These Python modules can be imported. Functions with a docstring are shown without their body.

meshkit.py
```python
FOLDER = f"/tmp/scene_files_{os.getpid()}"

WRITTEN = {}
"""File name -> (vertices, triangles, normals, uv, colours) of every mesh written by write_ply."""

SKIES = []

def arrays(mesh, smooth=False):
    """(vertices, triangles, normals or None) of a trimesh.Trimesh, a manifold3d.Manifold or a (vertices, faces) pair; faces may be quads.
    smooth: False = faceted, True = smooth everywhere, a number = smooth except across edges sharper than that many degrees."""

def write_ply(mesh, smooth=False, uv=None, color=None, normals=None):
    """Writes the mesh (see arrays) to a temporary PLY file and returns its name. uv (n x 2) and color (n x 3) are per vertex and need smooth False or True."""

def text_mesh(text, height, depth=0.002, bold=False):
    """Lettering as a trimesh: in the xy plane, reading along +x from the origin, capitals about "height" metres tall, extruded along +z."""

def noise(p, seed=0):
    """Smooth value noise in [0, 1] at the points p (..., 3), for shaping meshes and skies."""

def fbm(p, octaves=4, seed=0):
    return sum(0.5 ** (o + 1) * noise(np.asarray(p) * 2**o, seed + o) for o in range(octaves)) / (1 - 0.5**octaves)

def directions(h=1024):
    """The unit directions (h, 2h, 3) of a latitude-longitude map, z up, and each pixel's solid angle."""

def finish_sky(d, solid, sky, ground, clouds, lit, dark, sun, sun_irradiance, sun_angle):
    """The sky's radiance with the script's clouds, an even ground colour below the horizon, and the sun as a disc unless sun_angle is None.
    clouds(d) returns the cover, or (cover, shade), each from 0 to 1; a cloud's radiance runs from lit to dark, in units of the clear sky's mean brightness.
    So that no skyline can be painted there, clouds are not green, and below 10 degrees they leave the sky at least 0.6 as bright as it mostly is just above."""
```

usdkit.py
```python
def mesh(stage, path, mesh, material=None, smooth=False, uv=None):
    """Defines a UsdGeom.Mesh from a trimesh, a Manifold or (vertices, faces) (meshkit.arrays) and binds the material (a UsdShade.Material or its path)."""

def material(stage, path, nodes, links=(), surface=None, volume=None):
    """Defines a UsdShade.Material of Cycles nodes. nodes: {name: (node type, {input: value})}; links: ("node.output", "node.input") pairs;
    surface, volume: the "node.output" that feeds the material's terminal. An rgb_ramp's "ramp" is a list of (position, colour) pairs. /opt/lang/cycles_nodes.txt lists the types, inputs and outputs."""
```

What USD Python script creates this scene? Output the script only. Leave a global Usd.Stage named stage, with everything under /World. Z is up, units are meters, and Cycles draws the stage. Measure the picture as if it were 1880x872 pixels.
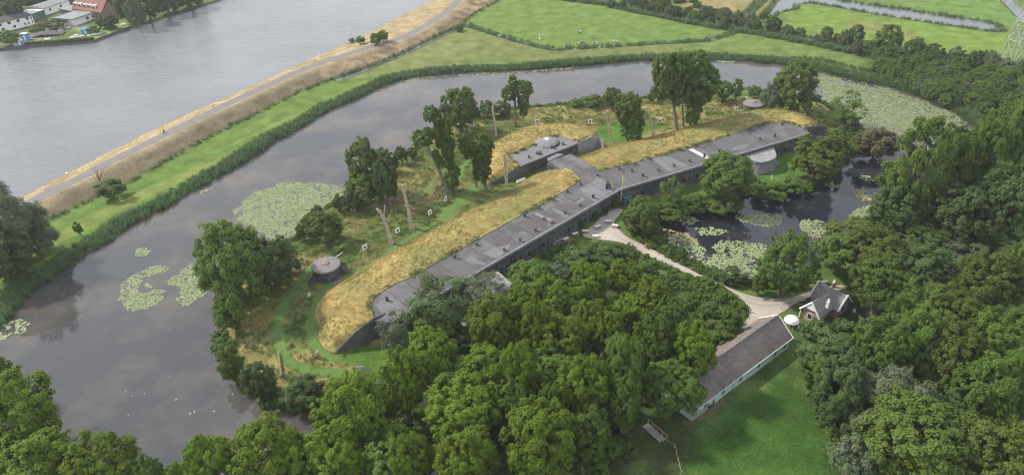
import math, random
import numpy as np, trimesh, shapely, manifold3d
from scipy.spatial import Delaunay
from scipy.interpolate import RegularGridInterpolator
from shapely.geometry import Polygon, LineString, Point
from pxr import Usd, UsdGeom, UsdLux, UsdShade, Gf, Sdf, Vt
import usdkit, meshkit

stage = Usd.Stage.CreateInMemory()
UsdGeom.SetStageUpAxis(stage, 'Z'); UsdGeom.SetStageMetersPerUnit(stage, 1.0)
UsdGeom.Xform.Define(stage, '/World'); UsdGeom.Scope.Define(stage, '/World/Looks')
rng = np.random.default_rng(7); random.seed(7)

# ------------------------------------------------------------------ camera, sky, sun, exposure
W, HH, FPX, CAMH, PITCH, ROLL = 1880, 872, 1253.0, 105.0, 33.0, 0.05
EXPOSURE = 0.28
SUN_AZ, SUN_EL = math.radians(-67), math.radians(43)      # azimuth from +y towards +x
SUN_I, SUN_ANGLE, SKY_S = 1.2, 5.0, 0.084
_t, _r = math.radians(PITCH), math.asin(ROLL)
_fw = np.array([0, math.cos(_t), -math.sin(_t)]); _dn = np.array([0, -math.sin(_t), -math.cos(_t)]); _rt = np.array([1., 0, 0])
CX = math.cos(_r)*_rt + math.sin(_r)*_dn; CY = -math.sin(_r)*_rt + math.cos(_r)*_dn; CF = _fw; CC = np.array([0, 0, CAMH])
cam = UsdGeom.Camera.Define(stage, '/World/camera')
m = Gf.Matrix4d(*[float(v) for row in (list(CX)+[0], list(-CY)+[0], list(-CF)+[0], list(CC)+[1]) for v in row])
cam.AddTransformOp().Set(m)
cam.CreateHorizontalApertureAttr(36.0); cam.CreateFocalLengthAttr(36.0*FPX/W); cam.CreateExposureAttr(EXPOSURE)
cam.CreateClippingRangeAttr((1.0, 20000.0))
sd = np.array([math.sin(SUN_AZ)*math.cos(SUN_EL), math.cos(SUN_AZ)*math.cos(SUN_EL), math.sin(SUN_EL)])
dome = UsdLux.DomeLight.Define(stage, '/World/sky')
skym = usdkit.material(stage, '/World/Looks/sky_air', {
    'tc': ('texture_coordinate', {}), 'mp': ('mapping', {'scale': (1, 1, 2.4)}),
    'n1': ('noise_texture', {'scale': 2.2, 'detail': 6, 'roughness': 0.55}),
    'mr': ('map_range', {'from_min': 0.28, 'from_max': 0.62, 'to_min': 0.72, 'to_max': 1.0, 'clamp': True}),
    'n2': ('noise_texture', {'scale': 3.7, 'detail': 5, 'roughness': 0.5}),
    'cl': ('mix_color', {'a': (10.2, 10.8, 12.3), 'b': (12.8, 13.2, 14.2)}),
    'st': ('sky_texture', {'sky_type': 'single_scattering', 'sun_disc': False, 'sun_elevation': SUN_EL, 'sun_rotation': math.atan2(sd[0], sd[1])}),
    'mx': ('mix_color', {}), 'bg': ('background_shader', {'strength': SKY_S})},
    [('tc.generated', 'mp.vector'), ('mp.vector', 'n1.vector'), ('mp.vector', 'n2.vector'), ('n1.fac', 'mr.value'), ('n2.fac', 'cl.fac'),
     ('mr.result', 'mx.fac'), ('st.color', 'mx.a'), ('cl.result', 'mx.b'), ('mx.result', 'bg.color')], surface='bg.background')
UsdShade.MaterialBindingAPI.Apply(dome.GetPrim()).Bind(skym)
sun = UsdLux.DistantLight.Define(stage, '/World/sun')
sun.CreateIntensityAttr(SUN_I); sun.CreateAngleAttr(SUN_ANGLE); sun.CreateNormalizeAttr(True); sun.CreateColorAttr(Gf.Vec3f(1.0, 0.93, 0.82))
sun.AddTransformOp().Set(Gf.Matrix4d(Gf.Rotation(Gf.Vec3d(0, 0, 1), Gf.Vec3d(*[float(x) for x in sd])), Gf.Vec3d(0, 0, 0)))

# ------------------------------------------------------------------ helpers
def g(x, y, z=0.0):
    """where the sight line of a spot in the survey photo meets the level z"""
    d = CX*(x-W/2) + CY*(y-HH/2) + CF*FPX
    return CC + (z-CAMH)/d[2]*d
def gy(x, y, Y):
    d = CX*(x-W/2) + CY*(y-HH/2) + CF*FPX
    return CC + Y/d[1]*d
def gp(pts, z=0.0): return np.array([g(*p[:2], p[2] if len(p) > 2 else z)[:2] for p in pts])
def dist_scale(P):
    D = float(np.linalg.norm(np.asarray(P)-CC)); return D, FPX/D
ease = lambda t: np.clip(t, 0, 1)**2*(3-2*np.clip(t, 0, 1))
_n = {}
def numbered(parent, name):
    k = (parent, name); n = _n.get(k, 0); _n[k] = n+1
    return f'{parent}/{name}' + (f'_{n:03d}' if n else '')
def meta(p, label=None, cat=None, group=None, kind=None):
    for k, v in (('label', label), ('category', cat), ('group', group), ('kind', kind)):
        if v: p.SetCustomDataByKey(k, v)
    return p
def path_of(parent): return '/World' if parent is None else (parent if isinstance(parent, str) else str(parent.GetPath()))
def obj(name, mesh, mat, parent=None, smooth=False, **kw):
    p = usdkit.mesh(stage, numbered(path_of(parent), name), mesh, mat, smooth).GetPrim()
    meta(p, **kw); return p
def thing(name, label, cat, loc=(0, 0, 0), rz=0.0, group=None, kind=None):
    x = UsdGeom.Xform.Define(stage, numbered('/World', name)); x.AddTranslateOp().Set(Gf.Vec3d(*map(float, loc)))
    if rz: x.AddRotateZOp().Set(math.degrees(rz))
    return meta(x.GetPrim(), label, cat, group, kind)
def copy_of(src, name, label, cat, loc, rz=0.0, group=None, scale=None):
    x = UsdGeom.Xform.Define(stage, numbered('/World', name)); x.AddTranslateOp().Set(Gf.Vec3d(*map(float, loc))); x.AddRotateZOp().Set(math.degrees(rz))
    if scale: x.AddScaleOp().Set(Gf.Vec3f(*scale))
    p = x.GetPrim(); p.GetReferences().AddInternalReference(src); p.SetInstanceable(True)
    return meta(p, label, cat, group)
def proto(name):
    stage.CreateClassPrim('/World/Prototypes')
    p = stage.CreateClassPrim(f'/World/Prototypes/{name}'); p.SetTypeName('Xform'); return p
cat_ = trimesh.util.concatenate
def box(x0, x1, y0, y1, z0, z1):
    b = trimesh.creation.box([x1-x0, y1-y0, z1-z0]); b.apply_translation([(x0+x1)/2, (y0+y1)/2, (z0+z1)/2]); return b
def tube(pts, radii, sides=8, cap=True):
    p = np.asarray(pts, float); n = len(p); r = np.broadcast_to(radii, (n,))
    t = np.gradient(p, axis=0); t /= np.linalg.norm(t, axis=1, keepdims=True)+1e-9
    a = np.cross(t, np.where(np.abs(t[:, 2:]) < .9, [0, 0, 1.], [1., 0, 0])); a /= np.linalg.norm(a, axis=1, keepdims=True); b = np.cross(t, a)
    th = np.arange(sides)*2*np.pi/sides
    v = (p[:, None] + r[:, None, None]*(np.cos(th)[None, :, None]*a[:, None] + np.sin(th)[None, :, None]*b[:, None])).reshape(-1, 3)
    f = []
    for i in range(n-1):
        for j in range(sides):
            A, B = i*sides+j, i*sides+(j+1) % sides; f += [[A, B, B+sides], [A, B+sides, A+sides]]
    if cap:
        v = np.vstack([v, p[0], p[-1]]); k = len(v)
        for j in range(sides): f += [[(j+1) % sides, j, k-2], [(n-1)*sides+j, (n-1)*sides+(j+1) % sides, k-1]]
    return trimesh.Trimesh(v, f, process=False)
def lathe(prof, n=32, a0=0, a1=2*np.pi):
    pr = np.array(prof, float); th = np.linspace(a0, a1, n+1)
    v = np.stack([pr[None, :, 0]*np.cos(th)[:, None], pr[None, :, 0]*np.sin(th)[:, None], np.broadcast_to(pr[None, :, 1], (n+1, len(pr)))], -1).reshape(-1, 3)
    k = len(pr); f = []
    for i in range(n):
        for j in range(k-1):
            A = i*k+j; f += [[A, A+k, A+k+1], [A, A+k+1, A+1]]
    return trimesh.Trimesh(v, f, process=False)
def densify(poly, step):
    P = np.asarray(poly, float); out = []
    for a, b in zip(P, np.roll(P, -1, 0)):
        n = max(1, int(np.linalg.norm(b-a)/step)); out += [a+(b-a)*k/n for k in range(n)]
    return np.array(out)
def smooth_line(P, n=4, closed=False):
    """Chaikin corner cutting"""
    P = np.asarray(P, float)
    for _ in range(n):
        Q = np.roll(P, -1, 0) if closed else P[1:]
        A = P if closed else P[:-1]
        R = np.stack([.75*A+.25*Q, .25*A+.75*Q], 1).reshape(-1, P.shape[1])
        P = R if closed else np.vstack([P[:1], R, P[-1:]])
    return P
def sheet(poly, step, zfun, skirt=None, jitter=.25, skirt_z=None):
    """triangulated sheet over a plan polygon (n x 2), z = zfun(xy); skirt: drop (m) of a rim wall"""
    pg = Polygon(poly).buffer(0)
    if pg.geom_type != 'Polygon': pg = max(pg.geoms, key=lambda q: q.area)
    bd = densify(np.array(pg.exterior.coords)[:-1], step)
    x0, y0, x1, y1 = pg.bounds
    X, Y = np.meshgrid(np.arange(x0+step/2, x1, step), np.arange(y0+step/2, y1, step)); Q = np.stack([X.ravel(), Y.ravel()], 1)
    Q = Q + np.random.default_rng(len(Q)).uniform(-jitter, jitter, Q.shape)*step
    inner = pg.buffer(-step*.45)
    if not inner.is_empty: Q = Q[shapely.contains_xy(inner, Q[:, 0], Q[:, 1])]
    else: Q = Q[:0]
    P = np.vstack([bd, Q]); T = Delaunay(P).simplices; c = P[T].mean(1)
    T = T[shapely.contains_xy(pg.buffer(1e-6), c[:, 0], c[:, 1])]
    a, b, d = P[T[:, 0]], P[T[:, 1]], P[T[:, 2]]; cr = (b[:, 0]-a[:, 0])*(d[:, 1]-a[:, 1])-(b[:, 1]-a[:, 1])*(d[:, 0]-a[:, 0])
    T = T[np.abs(cr) > 1e-7]; cr = cr[np.abs(cr) > 1e-7]; T[cr < 0] = T[cr < 0][:, ::-1]
    V = np.column_stack([P, zfun(P)])
    if skirt or skirt_z is not None:
        n = len(bd); low = V[:n].copy(); low[:, 2] = low[:, 2]-skirt if skirt else skirt_z
        o = len(V); V = np.vstack([V, V[:n], low]); i = np.arange(n); j = (i+1) % n
        s = 1 if Polygon(bd).exterior.is_ccw else -1
        F1 = np.stack([o+i, o+n+i, o+n+j], 1); F2 = np.stack([o+i, o+n+j, o+j], 1)
        F = np.vstack([F1, F2]); T = np.vstack([T, F if s > 0 else F[:, ::-1]])
    return trimesh.Trimesh(V, T, process=False)
def ribbon(line, width, zfun, step=2.0, lift=.03, wob=0.0):
    L = LineString(line); n = max(2, int(L.length/step)); s = np.linspace(0, L.length, n)
    P = np.array([L.interpolate(v).coords[0] for v in s]); t = np.gradient(P, axis=0); t /= np.linalg.norm(t, axis=1, keepdims=True)
    nv = np.stack([-t[:, 1], t[:, 0]], 1); w = np.broadcast_to(width, (n,))/2
    if wob: w = w*(1+wob*(meshkit.noise(np.column_stack([P*.12, np.zeros(n)]), 3)-.5)*2)
    cols = np.linspace(-1, 1, 5); V = np.concatenate([np.column_stack([P+nv*(w*c)[:, None], zfun(P+nv*(w*c)[:, None])+lift]) for c in cols]); F = []
    for c in range(4):
        for i in range(n-1):
            A, B = c*n+i, (c+1)*n+i; F += [[A, A+1, B+1], [A, B+1, B]]
    return trimesh.Trimesh(V, F, process=False)
def hullchain(chains, refine=None, it=6):
    """bodies: every bone the hull of two spheres, joined and smoothed"""
    M = None
    for (a, ra), (b, rb) in chains:
        s = manifold3d.Manifold.batch_hull([manifold3d.Manifold.sphere(ra, 12).translate(list(map(float, a))), manifold3d.Manifold.sphere(rb, 12).translate(list(map(float, b)))])
        M = s if M is None else M+s
    if refine: M = M.refine_to_length(refine)
    mm = M.to_mesh(); tm = trimesh.Trimesh(mm.vert_properties[:, :3], mm.tri_verts)
    if refine: trimesh.smoothing.filter_taubin(tm, iterations=it)
    return tm

# ------------------------------------------------------------------ materials
L_ = '/World/Looks/'
def pbr(name, c1, c2=None, scale=1.0, rough=.85, lo=.35, hi=.65, fine=.25, fscale=None, bump=.3, bscale=None, bdist=.05, spec=.3, stretch=None, c3=None, s3=.1, metal=0.0, island=0.0):
    c2 = c2 or tuple(.8*v for v in c1)
    nd = {'geo': ('geometry', {}), 'n1': ('noise_texture', {'scale': scale, 'detail': 5, 'roughness': .6}),
          'mr': ('map_range', {'from_min': lo, 'from_max': hi, 'clamp': True}), 'mx': ('mix_color', {'a': c1, 'b': c2}),
          'n2': ('noise_texture', {'scale': fscale or scale*6, 'detail': 4, 'roughness': .65}),
          'm2': ('map_range', {'from_min': .25, 'from_max': .75, 'to_min': 1-fine, 'to_max': 1+fine}),
          'mu': ('mix_color', {'blend_type': 'multiply', 'fac': 1.0, 'use_clamp': False}), 'cc': ('combine_color', {}),
          'n3': ('noise_texture', {'scale': bscale or scale*5, 'detail': 4}), 'bp': ('bump', {'strength': bump, 'distance': bdist}),
          'p': ('principled_bsdf', {'roughness': rough, 'specular_ior_level': spec, 'metallic': metal})}
    ln = [('n1.fac', 'mr.value'), ('mr.result', 'mx.fac'), ('n2.fac', 'm2.value'), ('m2.result', 'cc.r'), ('m2.result', 'cc.g'), ('m2.result', 'cc.b'),
          ('cc.color', 'mu.b'), ('n3.fac', 'bp.height'), ('bp.normal', 'p.normal')]
    vec = 'geo.position'
    if stretch: nd['mp'] = ('mapping', {'rotation': (0, 0, stretch[0]), 'scale': (stretch[1], stretch[2], 1)}); ln += [('geo.position', 'mp.vector')]; vec = 'mp.vector'
    ln += [(vec, 'n1.vector'), (vec, 'n2.vector'), (vec, 'n3.vector')]
    last = 'mx.result'
    if c3:
        nd['n4'] = ('noise_texture', {'scale': s3, 'detail': 3}); nd['m4'] = ('map_range', {'from_min': .42, 'from_max': .6, 'clamp': True}); nd['x3'] = ('mix_color', {'b': c3})
        ln += [('geo.position', 'n4.vector'), ('n4.fac', 'm4.value'), ('m4.result', 'x3.fac'), (last, 'x3.a')]; last = 'x3.result'
    ln += [(last, 'mu.a'), ('mu.result', 'p.base_color')]
    if island:
        nd['mi'] = ('map_range', {'to_min': 1-island, 'to_max': 1+island}); nd['ci'] = ('combine_color', {}); nd['m5'] = ('mix_color', {'blend_type': 'multiply', 'fac': 1.0, 'use_clamp': False})
        ln = [l for l in ln if l[1] != 'p.base_color'] + [('geo.random_per_island', 'mi.value'), ('mi.result', 'ci.r'), ('mi.result', 'ci.g'), ('mi.result', 'ci.b'), ('mu.result', 'm5.a'), ('ci.color', 'm5.b'), ('m5.result', 'p.base_color')]
    return usdkit.material(stage, L_+name, nd, ln, surface='p.BSDF')
def leafmat(name, c1, c2, trans=.3, obj_var=.25, c3=None):
    """foliage: two greens mixed leaf by leaf and clump by clump, each plant a little lighter or darker"""
    nd = {'geo': ('geometry', {}), 'oi': ('object_info', {}), 'tc': ('texture_coordinate', {}), 'n1': ('noise_texture', {'scale': 2.3, 'detail': 2}),
          'ad': ('math', {'math_type': 'add'}), 'mr': ('map_range', {'from_min': .55, 'from_max': 1.35, 'clamp': True}), 'mx': ('mix_color', {'a': c1, 'b': c2}),
          'mo': ('map_range', {'to_min': 1-obj_var, 'to_max': 1+obj_var}), 'cc': ('combine_color', {}), 'mu': ('mix_color', {'blend_type': 'multiply', 'fac': 1.0, 'use_clamp': False}),
          'hs': ('hsv', {'saturation': 1.0}), 'mh': ('map_range', {'to_min': .496, 'to_max': .508}),
          'p': ('principled_bsdf', {'roughness': .55, 'specular_ior_level': .25}), 't': ('translucent_bsdf', {}), 'mc': ('mix_closure', {'fac': trans})}
    ln = [('tc.object', 'n1.vector'), ('n1.fac', 'ad.value1'), ('geo.random_per_island', 'ad.value2'), ('ad.value', 'mr.value'), ('mr.result', 'mx.fac'),
          ('oi.random', 'mo.value'), ('mo.result', 'cc.r'), ('mo.result', 'cc.g'), ('mo.result', 'cc.b'), ('mx.result', 'mu.a'), ('cc.color', 'mu.b'),
          ('oi.random', 'mh.value'), ('mh.result', 'hs.hue'), ('mu.result', 'hs.color'), ('hs.color', 'p.base_color'), ('hs.color', 't.color'), ('p.BSDF', 'mc.closure1'), ('t.BSDF', 'mc.closure2')]
    return usdkit.material(stage, L_+name, nd, ln, surface='mc.closure')
def watermat(name, base, patch, rough, ior, bscale, bstr, bdist, pscale, plo, phi, stretch=(0, 1, 1), spec=.5, bump2=None):
    nd = {'geo': ('geometry', {}), 'mp': ('mapping', {'rotation': (0, 0, stretch[0]), 'scale': (stretch[1], stretch[2], 1)}),
          'n1': ('noise_texture', {'scale': pscale, 'detail': 7, 'roughness': .68}), 'mr': ('map_range', {'from_min': plo, 'from_max': phi, 'clamp': True}), 'mx': ('mix_color', {'a': base, 'b': patch}),
          'n2': ('noise_texture', {'scale': bscale, 'detail': 4, 'roughness': .6, 'distortion': .3}), 'bp': ('bump', {'strength': bstr, 'distance': bdist}),
          'p': ('principled_bsdf', {'roughness': rough, 'ior': ior, 'specular_ior_level': spec})}
    ln = [('geo.position', 'mp.vector'), ('geo.position', 'n1.vector'), ('n1.fac', 'mr.value'), ('mr.result', 'mx.fac'), ('mp.vector', 'n2.vector'), ('n2.fac', 'bp.height'), ('bp.normal', 'p.normal'), ('mx.result', 'p.base_color')]
    if bump2:
        nd['n5'] = ('noise_texture', {'scale': bump2[0], 'detail': 2}); nd['b5'] = ('bump', {'strength': bump2[1], 'distance': bump2[2]})
        ln += [('mp.vector', 'n5.vector'), ('n5.fac', 'b5.height'), ('b5.normal', 'bp.normal')]
    return usdkit.material(stage, L_+name, nd, ln, surface='p.BSDF')

M = {}
M['moat'] = watermat('moat_water', (.048, .050, .053), (.140, .118, .084), .016, 1.50, .7, .016, .06, .035, .44, .80)
M['pond'] = watermat('pond_water', (.016, .017, .024), (.045, .040, .032), .015, 1.42, .7, .016, .06, .05, .5, .75)
M['river'] = watermat('river_water', (.125, .132, .136), (.172, .178, .180), .10, 1.42, .50, .8, .42, .012, .35, .65, (.5, .55, 1.5), bump2=(.13, .35, .8))
M['ditch'] = watermat('ditch_water', (.07, .075, .075), (.10, .11, .09), .05, 1.5, .9, .03, .05, .05, .4, .7)
ground = {
    'geo': ('geometry', {}), 'at': ('attribute', {'attribute': 'tone'}), 'n1': ('noise_texture', {'scale': .16, 'detail': 6, 'roughness': .62}), 'n2': ('noise_texture', {'scale': 1.7, 'detail': 5, 'roughness': .7}),
    'm1': ('map_range', {'from_min': .3, 'from_max': .7, 'to_min': .66, 'to_max': 1.30}), 'm2': ('map_range', {'from_min': .25, 'from_max': .75, 'to_min': .55, 'to_max': 1.45}),
    'ml': ('math', {'math_type': 'multiply'}), 'cc': ('combine_color', {}), 'mu': ('mix_color', {'blend_type': 'multiply', 'fac': 1.0, 'use_clamp': False}),
    'n3': ('noise_texture', {'scale': .45, 'detail': 4, 'roughness': .6}), 'mh': ('map_range', {'from_min': .3, 'from_max': .7, 'to_min': .485, 'to_max': .515}), 'hs': ('hsv', {}),
    'n4': ('noise_texture', {'scale': 2.4, 'detail': 4}), 'bp': ('bump', {'strength': .7, 'distance': .22}), 'p': ('principled_bsdf', {'roughness': .95, 'specular_ior_level': .12})}
M['ground'] = usdkit.material(stage, L_+'ground', ground, [('geo.position', 'n1.vector'), ('geo.position', 'n2.vector'), ('geo.position', 'n3.vector'), ('geo.position', 'n4.vector'),
    ('n1.fac', 'm1.value'), ('n2.fac', 'm2.value'), ('m1.result', 'ml.value1'), ('m2.result', 'ml.value2'), ('ml.value', 'cc.r'), ('ml.value', 'cc.g'), ('ml.value', 'cc.b'),
    ('at.color', 'mu.a'), ('cc.color', 'mu.b'), ('n3.fac', 'mh.value'), ('mh.result', 'hs.hue'), ('mu.result', 'hs.color'), ('hs.color', 'p.base_color'), ('n4.fac', 'bp.height'), ('bp.normal', 'p.normal')], surface='p.BSDF')
M['asphalt'] = pbr('asphalt', (.145, .138, .138), (.175, .167, .163), .4, .9, fine=.12, bump=.1)
M['gravel'] = pbr('gravel', (.355, .31, .265), (.29, .255, .215), .25, .95, fine=.12, bump=.3, c3=(.36, .32, .27), s3=.12)
M['mown'] = pbr('mown_grass', (.070, .135, .028), (.100, .160, .040), .35, .95, fine=.4, fscale=2.5, bump=.5, bdist=.08)
M['gold'] = pbr('dry_grass', (.36, .27, .10), (.295, .24, .085), .22, .95, fine=.18, fscale=1.6, bump=.9, bscale=1.8, bdist=.22, c3=(.215, .21, .07), s3=.07, stretch=(.6, .6, 1.3))
M['roof'] = pbr('roof_felt', (.135, .130, .134), (.070, .068, .073), .2, .8, fine=.28, fscale=1.1, bump=.2, lo=.4, hi=.6, c3=(.085, .079, .076), s3=.13)
M['roof_light'] = pbr('roof_felt_light', (.155, .158, .165), (.125, .128, .134), .4, .75, fine=.10, bump=.1)
M['roof_dark'] = pbr('roof_felt_dark', (.092, .088, .092), (.105, .10, .105), .4, .8, fine=.12, bump=.1)
M['seam'] = pbr('tarred_seam', (.050, .048, .050), (.07, .068, .07), 1, .7, bump=0)
M['gravel_track'] = pbr('packed_gravel', (.30, .26, .22), (.26, .225, .19), .6, .95, fine=.15, bump=.2)
M['roof_mid'] = pbr('roof_felt_worn', (.128, .124, .130), (.088, .086, .090), .5, .8, fine=.2, bump=.15)
M['concrete'] = pbr('old_concrete', (.068, .066, .073), (.034, .034, .040), .5, .9, fine=.4, fscale=2.2, bump=.5, stretch=(0, 1, 1), c3=(.085, .09, .08), s3=.2)
M['concrete_light'] = pbr('pale_concrete', (.205, .202, .207), (.15, .147, .152), .6, .85, fine=.2, bump=.3)
M['pinkish'] = pbr('weathered_cap_concrete', (.185, .168, .168), (.14, .13, .133), .9, .85, fine=.2, bump=.3)
M['rust'] = pbr('rusty_steel', (.25, .16, .135), (.20, .135, .12), 2, .7, bump=.2)
M['void'] = pbr('dark_opening', (.012, .013, .015), (.018, .018, .02), 1, .5, bump=0)
M['glass'] = pbr('window_glass', (.02, .024, .028), (.03, .034, .036), 1, .1, bump=0, spec=.6)
M['green_paint'] = pbr('green_paint', (.045, .11, .085), (.06, .13, .10), 1.5, .6, bump=.1)
M['white_paint'] = pbr('white_paint', (.70, .69, .665), (.62, .61, .585), 1.2, .55, fine=.06, bump=.08)
M['white_wood'] = pbr('white_boards', (.385, .475, .435), (.32, .40, .37), .7, .65, fine=.12, bump=.25, stretch=(0, 1, 1))
M['grey_metal'] = pbr('grey_metal', (.22, .228, .235), (.17, .176, .182), 2, .5, bump=.1)
M['steel'] = pbr('galvanised_steel', (.46, .47, .48), (.38, .39, .40), 2, .45, bump=.05)
M['black'] = pbr('black_rubber', (.02, .02, .022), (.03, .03, .032), 3, .7, bump=.2)
M['tile'] = pbr('roof_tiles', (.150, .128, .115), (.105, .092, .086), .8, .75, fine=.38, fscale=2.4, bump=.9, bscale=5, bdist=.08, c3=(.15, .13, .12), s3=.25)
M['tile_grey'] = pbr('grey_roof_tiles', (.20, .188, .183), (.15, .142, .142), .9, .75, fine=.4, fscale=3, bump=.6, bdist=.06)
M['brick_pale'] = pbr('pale_brick', (.30, .205, .155), (.24, .165, .125), 1.5, .9, fine=.25, bump=.3)
M['casemate'] = pbr('bare_pale_concrete', (.25, .252, .255), (.19, .19, .19), .5, .85, fine=.25, fscale=1.2, bump=.3)
M['tile_red'] = pbr('red_roof_tiles', (.22, .092, .07), (.175, .078, .06), .5, .8, fine=.2, bump=.3)
M['brick'] = pbr('brown_brick', (.20, .12, .085), (.15, .095, .07), 1.5, .9, fine=.25, bump=.3)
M['wood'] = pbr('weathered_wood', (.30, .24, .16), (.22, .175, .12), 1.5, .8, bump=.3)
M['oak_wood'] = pbr('yellow_wood', (.52, .36, .17), (.42, .29, .14), 1.5, .7, bump=.2)
M['bark'] = pbr('bark', (.16, .14, .115), (.10, .09, .075), 1.4, .95, fine=.35, bump=.8, bdist=.06)
M['bare'] = pbr('bare_trunk', (.37, .315, .245), (.25, .215, .165), 1.0, .9, fine=.3, fscale=3, bump=.7, bdist=.05)
M['blue'] = pbr('blue_paint', (.05, .22, .45), (.07, .25, .48), 1, .5, bump=.05)
M['brown_roof'] = pbr('dark_felt_roof', (.10, .09, .095), (.075, .07, .075), .8, .85, bump=.2)
M['skin'] = pbr('skin', (.50, .33, .25), (.46, .30, .23), 4, .6, bump=0)
M['cloth_dark'] = pbr('dark_clothes', (.03, .035, .05), (.045, .05, .065), 3, .9, bump=.1)
M['cloth_red'] = pbr('washed_red_clothes', (.35, .10, .09), (.30, .09, .08), 3, .9, bump=.1)
M['hide'] = pbr('cow_hide', (.72, .70, .66), (.66, .64, .60), 1.0, .8, bump=.1, c3=(.05, .045, .04), s3=.9)
M['flag'] = pbr('yellow_green_flag', (.55, .68, .03), (.48, .62, .03), 1, .7, bump=.05)
M['pad'] = pbr('lily_pads', (.31, .40, .17), (.40, .455, .24), .35, .7, fine=.2, bump=0, spec=.15, island=.42)
M['pad_thin'] = pbr('thin_floating_leaves', (.175, .215, .105), (.215, .24, .13), .5, .7, fine=.15, bump=0, spec=.15, island=.25)
M['scum'] = pbr('yellow_weed', (.38, .31, .13), (.30, .29, .12), .5, .6, fine=.2, bump=0, island=.3)
def hedgeless(*a): return leafmat(*a)
M['ash'] = leafmat('ash_leaves', (.138, .212, .014), (.285, .385, .038), .46, .16)
M['mid'] = leafmat('mid_leaves', (.108, .176, .026), (.205, .285, .047), .44, .18)
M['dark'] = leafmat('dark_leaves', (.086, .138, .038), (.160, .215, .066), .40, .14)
M['olive'] = leafmat('olive_leaves', (.102, .145, .022), (.185, .240, .040), .40, .15)
M['silver'] = leafmat('willow_leaves', (.12, .155, .08), (.20, .24, .145), .32, .12)
M['brownish'] = leafmat('brownish_leaves', (.12, .115, .045), (.18, .15, .07), .3, .12)
M['isle'] = leafmat('island_tree_leaves', (.128, .195, .036), (.225, .300, .062), .46, .14)
M['feather'] = leafmat('feathery_leaves', (.10, .145, .048), (.17, .225, .085), .4, .1)
M['reed'] = leafmat('reed_leaves', (.115, .185, .075), (.20, .275, .125), .36, .12)
M['herb'] = leafmat('herb_leaves', (.075, .135, .022), (.14, .21, .036), .33, .2)
M['blade_gold'] = leafmat('dry_blades', (.36, .265, .095), (.45, .345, .135), .38, .06)
M['blade_pale'] = leafmat('pale_dry_blades', (.43, .335, .135), (.51, .41, .185), .38, .06)
M['blade_olive'] = leafmat('olive_blades', (.22, .205, .06), (.33, .28, .095), .3, .14)
M['blade_brown'] = leafmat('brown_blades', (.25, .17, .08), (.34, .24, .12), .3, .14)
M['blade_green'] = leafmat('green_blades', (.10, .16, .035), (.16, .20, .05), .32, .16)

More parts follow.
